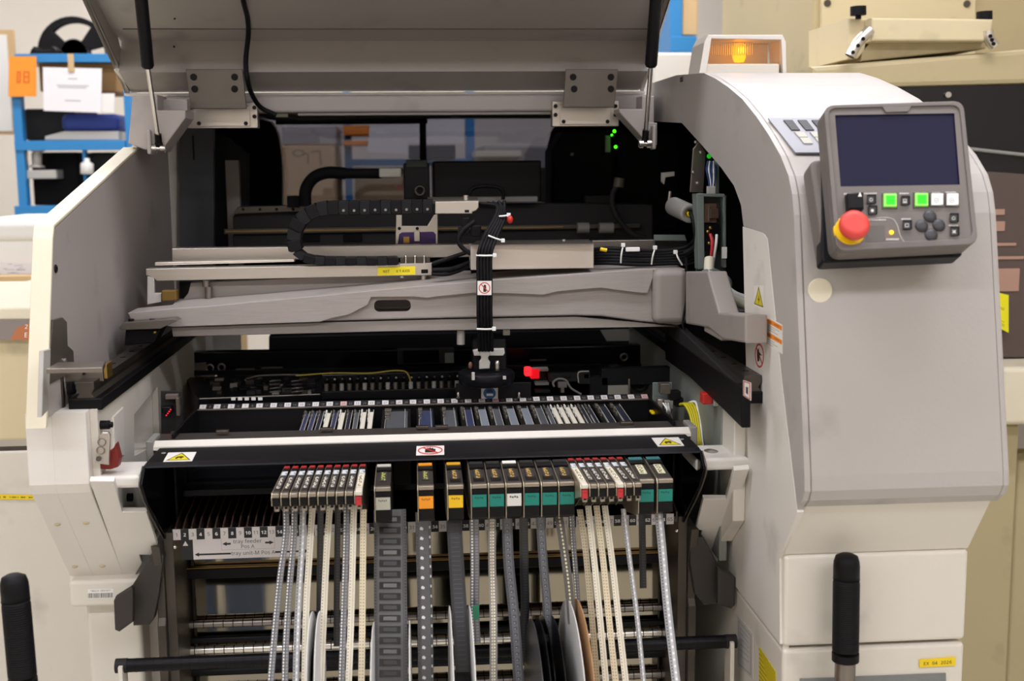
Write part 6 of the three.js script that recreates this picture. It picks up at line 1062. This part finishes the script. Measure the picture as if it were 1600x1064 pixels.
for (const [a, b, c, d] of [[919, 929, 938, 951], [932, 943, 952, 967], [945, 957, 967, 983]]) tape([[a, 790], [b, 880], [c, 970], [d, 1110]], 8, a === 932 ? T.paper2 : T.paper, a === 932 ? 'cream paper tape in the middle of three paper tapes' : a === 919 ? 'white paper tape between the two cream tapes beyond the white reel' : 'white paper tape beside the narrow slanting clear tape', a === 932 ? null : 'paper tapes in the set of three', 0.18, 0.26);
tape([[974, 795], [982, 860], [995, 960], [1010, 1110]], 6.5, T.clear2, 'narrow clear tape slanting beside the three paper tapes', null, 0.17, 0.24);
tape([[1003, 796], [1004, 860], [1005, 919]], 9.5, T.dark, 'short black tape end dangling above the rod', null, 0.14, 0.15);
tape([[1028, 790], [1034, 850], [1043, 950], [1062, 1110]], 11, T.clear2, 'shiny twisted clear tape hanging at the end of the row', null, 0.18, 0.27);
{ // the broad embossed tape
  const t = thing('component_tape', 'broad grey embossed tape with square pockets below the grey-tagged feeder', 'component tape');
  const zt = (y) => 0.15 + (y - 800) / 264 * 0.09;
  part(t, 'carrier', ribbon([[609, 796], [610, 850], [610, 920], [611, 1000], [611, 1110]].map(([x, y]) => pZ(x, y, zt(y))), 0.043, 0.0008, 60), new THREE.MeshPhysicalMaterial({ roughness: 0.25, clearcoat: 0.7, map: tapeTex(128, 0.012, 64, (g, w, h) => { fill(g, '#505154', 0, 0, w, h); fill(g, '#636467', 14, 0, 96, h); for (let k = 0; k < 3; k++) { fill(g, '#2c2d30', 3, 4 + k * 21, 5, 9); fill(g, '#2c2d30', 120, 4 + k * 21, 5, 9); } }) }));
  const pk = new THREE.MeshPhysicalMaterial({ color: 0x222326, roughness: 0.2, clearcoat: 0.6 }), chip = plain(0x77787a, 0.25, 0.3), chip2 = plain(0x4e4f52, 0.25, 0.3);
  for (let k = 0; k < 17; k++) { const y = 806 + k * 17.2, z = zt(y) + 0.0006; const lift = (q, h) => slab(...q.map(([a, b]) => pZ(a, b, zt(b) + h)), 0.0012); const pc = part(t, 'pocket', lift([[593, y], [626, y], [626, y + 11], [593, y + 11]], 0.0014), pk); part(pc, 'chip', lift([[599, y + 2.5], [620, y + 2.5], [620, y + 8.5], [599, y + 8.5]], 0.0022), k % 3 ? chip2 : chip); }
}
solo('tape_splice', slabZ([[738, 947], [748, 945], [749, 966], [740, 970]], 0.205, 0.001, 0.0003), plain(0x2f7d5c, 0.5), 'green splice tag on the clear tape', 'tag');

// ---------------------------------------------------------------- reels below the tapes
function reel(X, px, py, R, gap, face, inner, label, tilt = 0, group) {
  const t = thing('component_reel', label, 'reel', group);
  const d0 = X * FPX / (px - 650.5); const zc = EYE.z - d0, top = pZ(px, py, zc);
  const c = V(top.x, top.y - R, zc), ax = V(Math.cos(tilt), 0, -Math.sin(tilt));
  const disc = (o, m, n) => part(t, n, lathe(c.clone().addScaledVector(ax, o), c.clone().addScaledVector(ax, o + 1), [[0.01, 0], [R - 0.0006, 0], [R, 0.0005], [R, 0.001], [R - 0.0006, 0.0014], [0.01, 0.0014], [0.01, 0]], 72), m);
  disc(0, face, 'flange'); disc(gap, inner, 'flange');
  part(t, 'hub', cyl(c.clone().addScaledVector(ax, 0.0014), c.clone().addScaledVector(ax, gap), R * 0.3), inner);
  part(t, 'tape_pack', lathe(c.clone().addScaledVector(ax, 0.002), c.clone().addScaledVector(ax, 1), [[R * 0.3, 0], [R * 0.5, 0], [R * 0.5, gap - 0.003], [R * 0.3, gap - 0.003]], 48), M.darkGrey);
}
reel(0.188, 893, 948, 0.165, 0.0115, M.reelWhite, M.kraft, 'white reel with a brown cardboard flange below the golden-dot tape');
reel(0.041, 703, 959, 0.165, 0.026, M.reelWhite, M.reelWhite, 'white reel holding the broad black tape');
reel(-0.0535, 581, 985, 0.165, 0.046, M.reelWhite, M.reelWhite, 'wide white reel holding the broad grey embossed tape');
reel(-0.128, 484, 962, 0.09, 0.0095, M.reelWhite, M.reelWhite, 'small white reel behind the first white paper tape');
reel(0.142, 835, 980, 0.165, 0.0095, plain(0x3c3b3c, 0.3), M.black, 'dark grey reel beside the black reel');
reel(0.158, 853, 975, 0.165, 0.0125, M.blackGloss, M.black, 'glossy black reel beside the white reel');

// ---------------------------------------------------------------- feeder trolley below the bank
{
  const t = thing('feeder_trolley', 'steel feeder trolley with mirror sheet, black rods and side levers', 'trolley');
  const xl = slotX(1) - 0.006, xr = slotX(66) + 0.004;
  M.mirror.color.set(0x948c7c); M.mirror.bumpMap = dataTex(128, (u, v) => fbm(u, v, 4, 2), [4, 0.5]); M.mirror.bumpScale = 0.0015;
  part(t, 'mirror_sheet', rbox(xl + 0.01, xr - 0.01, 0.45, 0.955, -0.104, -0.1, 0.001), M.mirror, 'wavy polished steel sheet');
  for (const [a, b] of [[xl - 0.012, xl + 0.002], [xr - 0.002, xr + 0.012]]) part(t, 'upright', rbox(a, b, 0.1, 0.985, -0.12, 0.004, 0.001), M.trolleySteel);
  for (const [a, b] of [[xl - 0.024, xl - 0.012], [xr + 0.012, xr + 0.024]]) { part(t, 'outer_upright', prism([[0.03, 0.972], [0.016, 0.93], [0.01, 0.92], [0.01, 0.86], [0.016, 0.85], [0.016, 0.1], [-0.12, 0.1], [-0.12, 0.972]], 'x', a, b, 0.0015), M.trolleySteel); for (const y of [0.968]) part(t, 'round_screw', ball(V((a + b) / 2 + (a < 0 ? 0.022 : -0.022), y - 0.004, 0.0045), 0.0035), M.chrome); }
  part(t, 'black_bar', rbox(xl, xr, 0.884, 0.9, -0.098, -0.084, 0.002), M.black);
  part(t, 'bar_edge', rbox(xl, xr, 0.9, 0.9013, -0.097, -0.085, 0.0005), M.brass);
  for (const [y, z, r, m, n] of [[0.811, -0.088, 0.006, M.steel, 'shaft'], [0.785, -0.091, 0.0055, M.blackMetal, 'roller'], [0.77, -0.086, 0.0065, M.aluBright, 'shaft'], [0.735, -0.088, 0.007, M.blackMetal, 'roller'], [0.70, -0.088, 0.007, M.steel, 'shaft']]) {
    const s = part(t, n, cyl(V(xl, y, z), V(xr, y, z), r), m);
    if (n === 'shaft') for (let k = 0; k < 50; k++) part(s, 'collar', cyl(V(xl + 0.008 + k * 0.0148, y, z), V(xl + 0.0092 + k * 0.0148, y, z), r + 0.0005, r + 0.0005, 14), M.blackMetal);
  }
  // long black rod in front
  const a = pZ(181, 1039, 0.075), b = pZ(1150, 1003, 0.075); a.y = b.y = (a.y + b.y) / 2;
  const rod = part(t, 'front_rod', cyl(a, b, 0.0095, 0.0095, 28), M.black);
  for (let k = 0; k < 66; k++) part(rod, 'groove_ring', cyl(V(a.x + 0.028 + k * 0.0124, a.y, a.z), V(a.x + 0.0288 + k * 0.0124, a.y, a.z), 0.0098, 0.0098, 20), M.blackMatte);
  for (const [p, s] of [[a, 1], [b, -1]]) part(t, 'rod_end', cyl(p, p.clone().add(V(s * 0.016, 0, 0)), 0.0101, 0.0101, 28), M.darkGrey);
  for (const [p, s] of [[a, 1], [b, -1]]) part(t, 'rod_arm', prism([[0.06, a.y + 0.004], [0.09, a.y + 0.004], [0.1, 0.4], [0.05, 0.4]], 'x', p.x + s * 0.006, p.x + s * 0.012, 0.001), M.offWhite);
  part(t, 'lower_frame', rbox(xl - 0.02, xr + 0.02, 0.08, 0.45, -0.3, -0.11, 0.006), M.plateGrey);
  for (const [x, z] of [[xl, -0.28], [xr, -0.28], [xl, -0.14], [xr, -0.14]]) part(t, 'caster', cyl(V(x - 0.015, 0.04, z), V(x + 0.015, 0.04, z), 0.04), M.rubber);
  // side levers
  const lev = plain(0x35302c, 0.5);
  const L1 = part(t, 'side_lever', slabZ([[206, 916], [222, 890], [236, 866], [246, 856], [256, 870], [248, 930], [240, 968], [233, 977], [208, 978]], 0.02, 0.02, 0.002), lev, 'black moulded lever');
  part(L1, 'lever_grip', slabZ([[177, 940], [180, 933], [205, 917], [208, 920], [208, 972], [186, 988], [179, 985]], 0.045, 0.012, 0.003), lev);
  const L2 = part(t, 'side_lever', slabZ([[1080, 838], [1100, 840], [1112, 862], [1120, 880], [1124, 900], [1122, 944], [1100, 946], [1086, 928], [1078, 880]], 0.02, 0.02, 0.002), lev, 'black moulded lever');
  part(L2, 'lever_grip', slabZ([[1121, 886], [1144, 897], [1150, 904], [1149, 946], [1143, 952], [1121, 944]], 0.045, 0.012, 0.003), lev);
}
// ---------------------------------------------------------------- push handles in front
for (const [px, py, lab] of [[21, 897, 'black ribbed handle grip on a steel tube in front of the white cabinet'], [1323, 865, 'black ribbed handle grip on a steel tube in front of the console cabinet']]) {
  const t = thing('push_handle', lab, 'handle'); const z = 0.3, p = pZ(px, py, z), r = 0.0163;
  const top = p.clone(), at = (h) => V(p.x + h * 0.018, p.y - h, p.z);
  part(t, 'grip_cap', lathe(at(0.034), at(0), [[0, 0], [r, 0], [r, 0.018], [r * 0.97, 0.024], [r * 0.85, 0.0305], [r * 0.5, 0.0335], [0, 0.034]], 36), M.rubber);
  const prof = [[0, 0]]; const H = 0.098; for (let k = 0; k < 33; k++) { const y = 0.004 + k * (H - 0.008) / 33; prof.push([r * 1.02, y], [r * 1.02, y + 0.0014], [r * 0.975, y + 0.0017], [r * 0.975, y + 0.0025]); } prof.push([r * 1.02, H], [0, H]);
  part(t, 'grip', lathe(at(0.034 + H - 0.002), at(0), prof, 36), M.rubber);
  part(t, 'grip_collar', cyl(at(0.14), at(0.13), r * 1.04, r * 1.04, 32), M.rubber);
  part(t, 'tube', cyl(V(at(0.14).x, 0.05, z), at(0.138), 0.013, 0.013, 28), M.steel);
  part(t, 'foot', rbox(at(0.14).x - 0.03, at(0.14).x + 0.03, 0, 0.05, z - 0.03, z + 0.06, 0.004), M.steelDark);
}
// added unseen blue blocks, only for the blue shapes mirrored in the sheet
const stand_in = plain(0x4a6088, 0.5);
for (const [x, z, w] of [[-0.8, 1.95, 0.07], [-0.53, 1.95, 0.05]]) {
  const t = thing('reflection_stand_in', 'added blue block mirrored in the polished sheet', 'stand_in', 'added blue blocks for the reflection');
  part(t, 'body', rbox(x - w, x + w, 0, 0.42, z - 0.18, z + 0.18, 0.02), stand_in);
  part(t, 'rim', rbox(x - w - 0.01, x + w + 0.01, 0.4, 0.43, z - 0.19, z + 0.19, 0.008), stand_in);
}

finishGroups();
renderer.render(scene, camera);
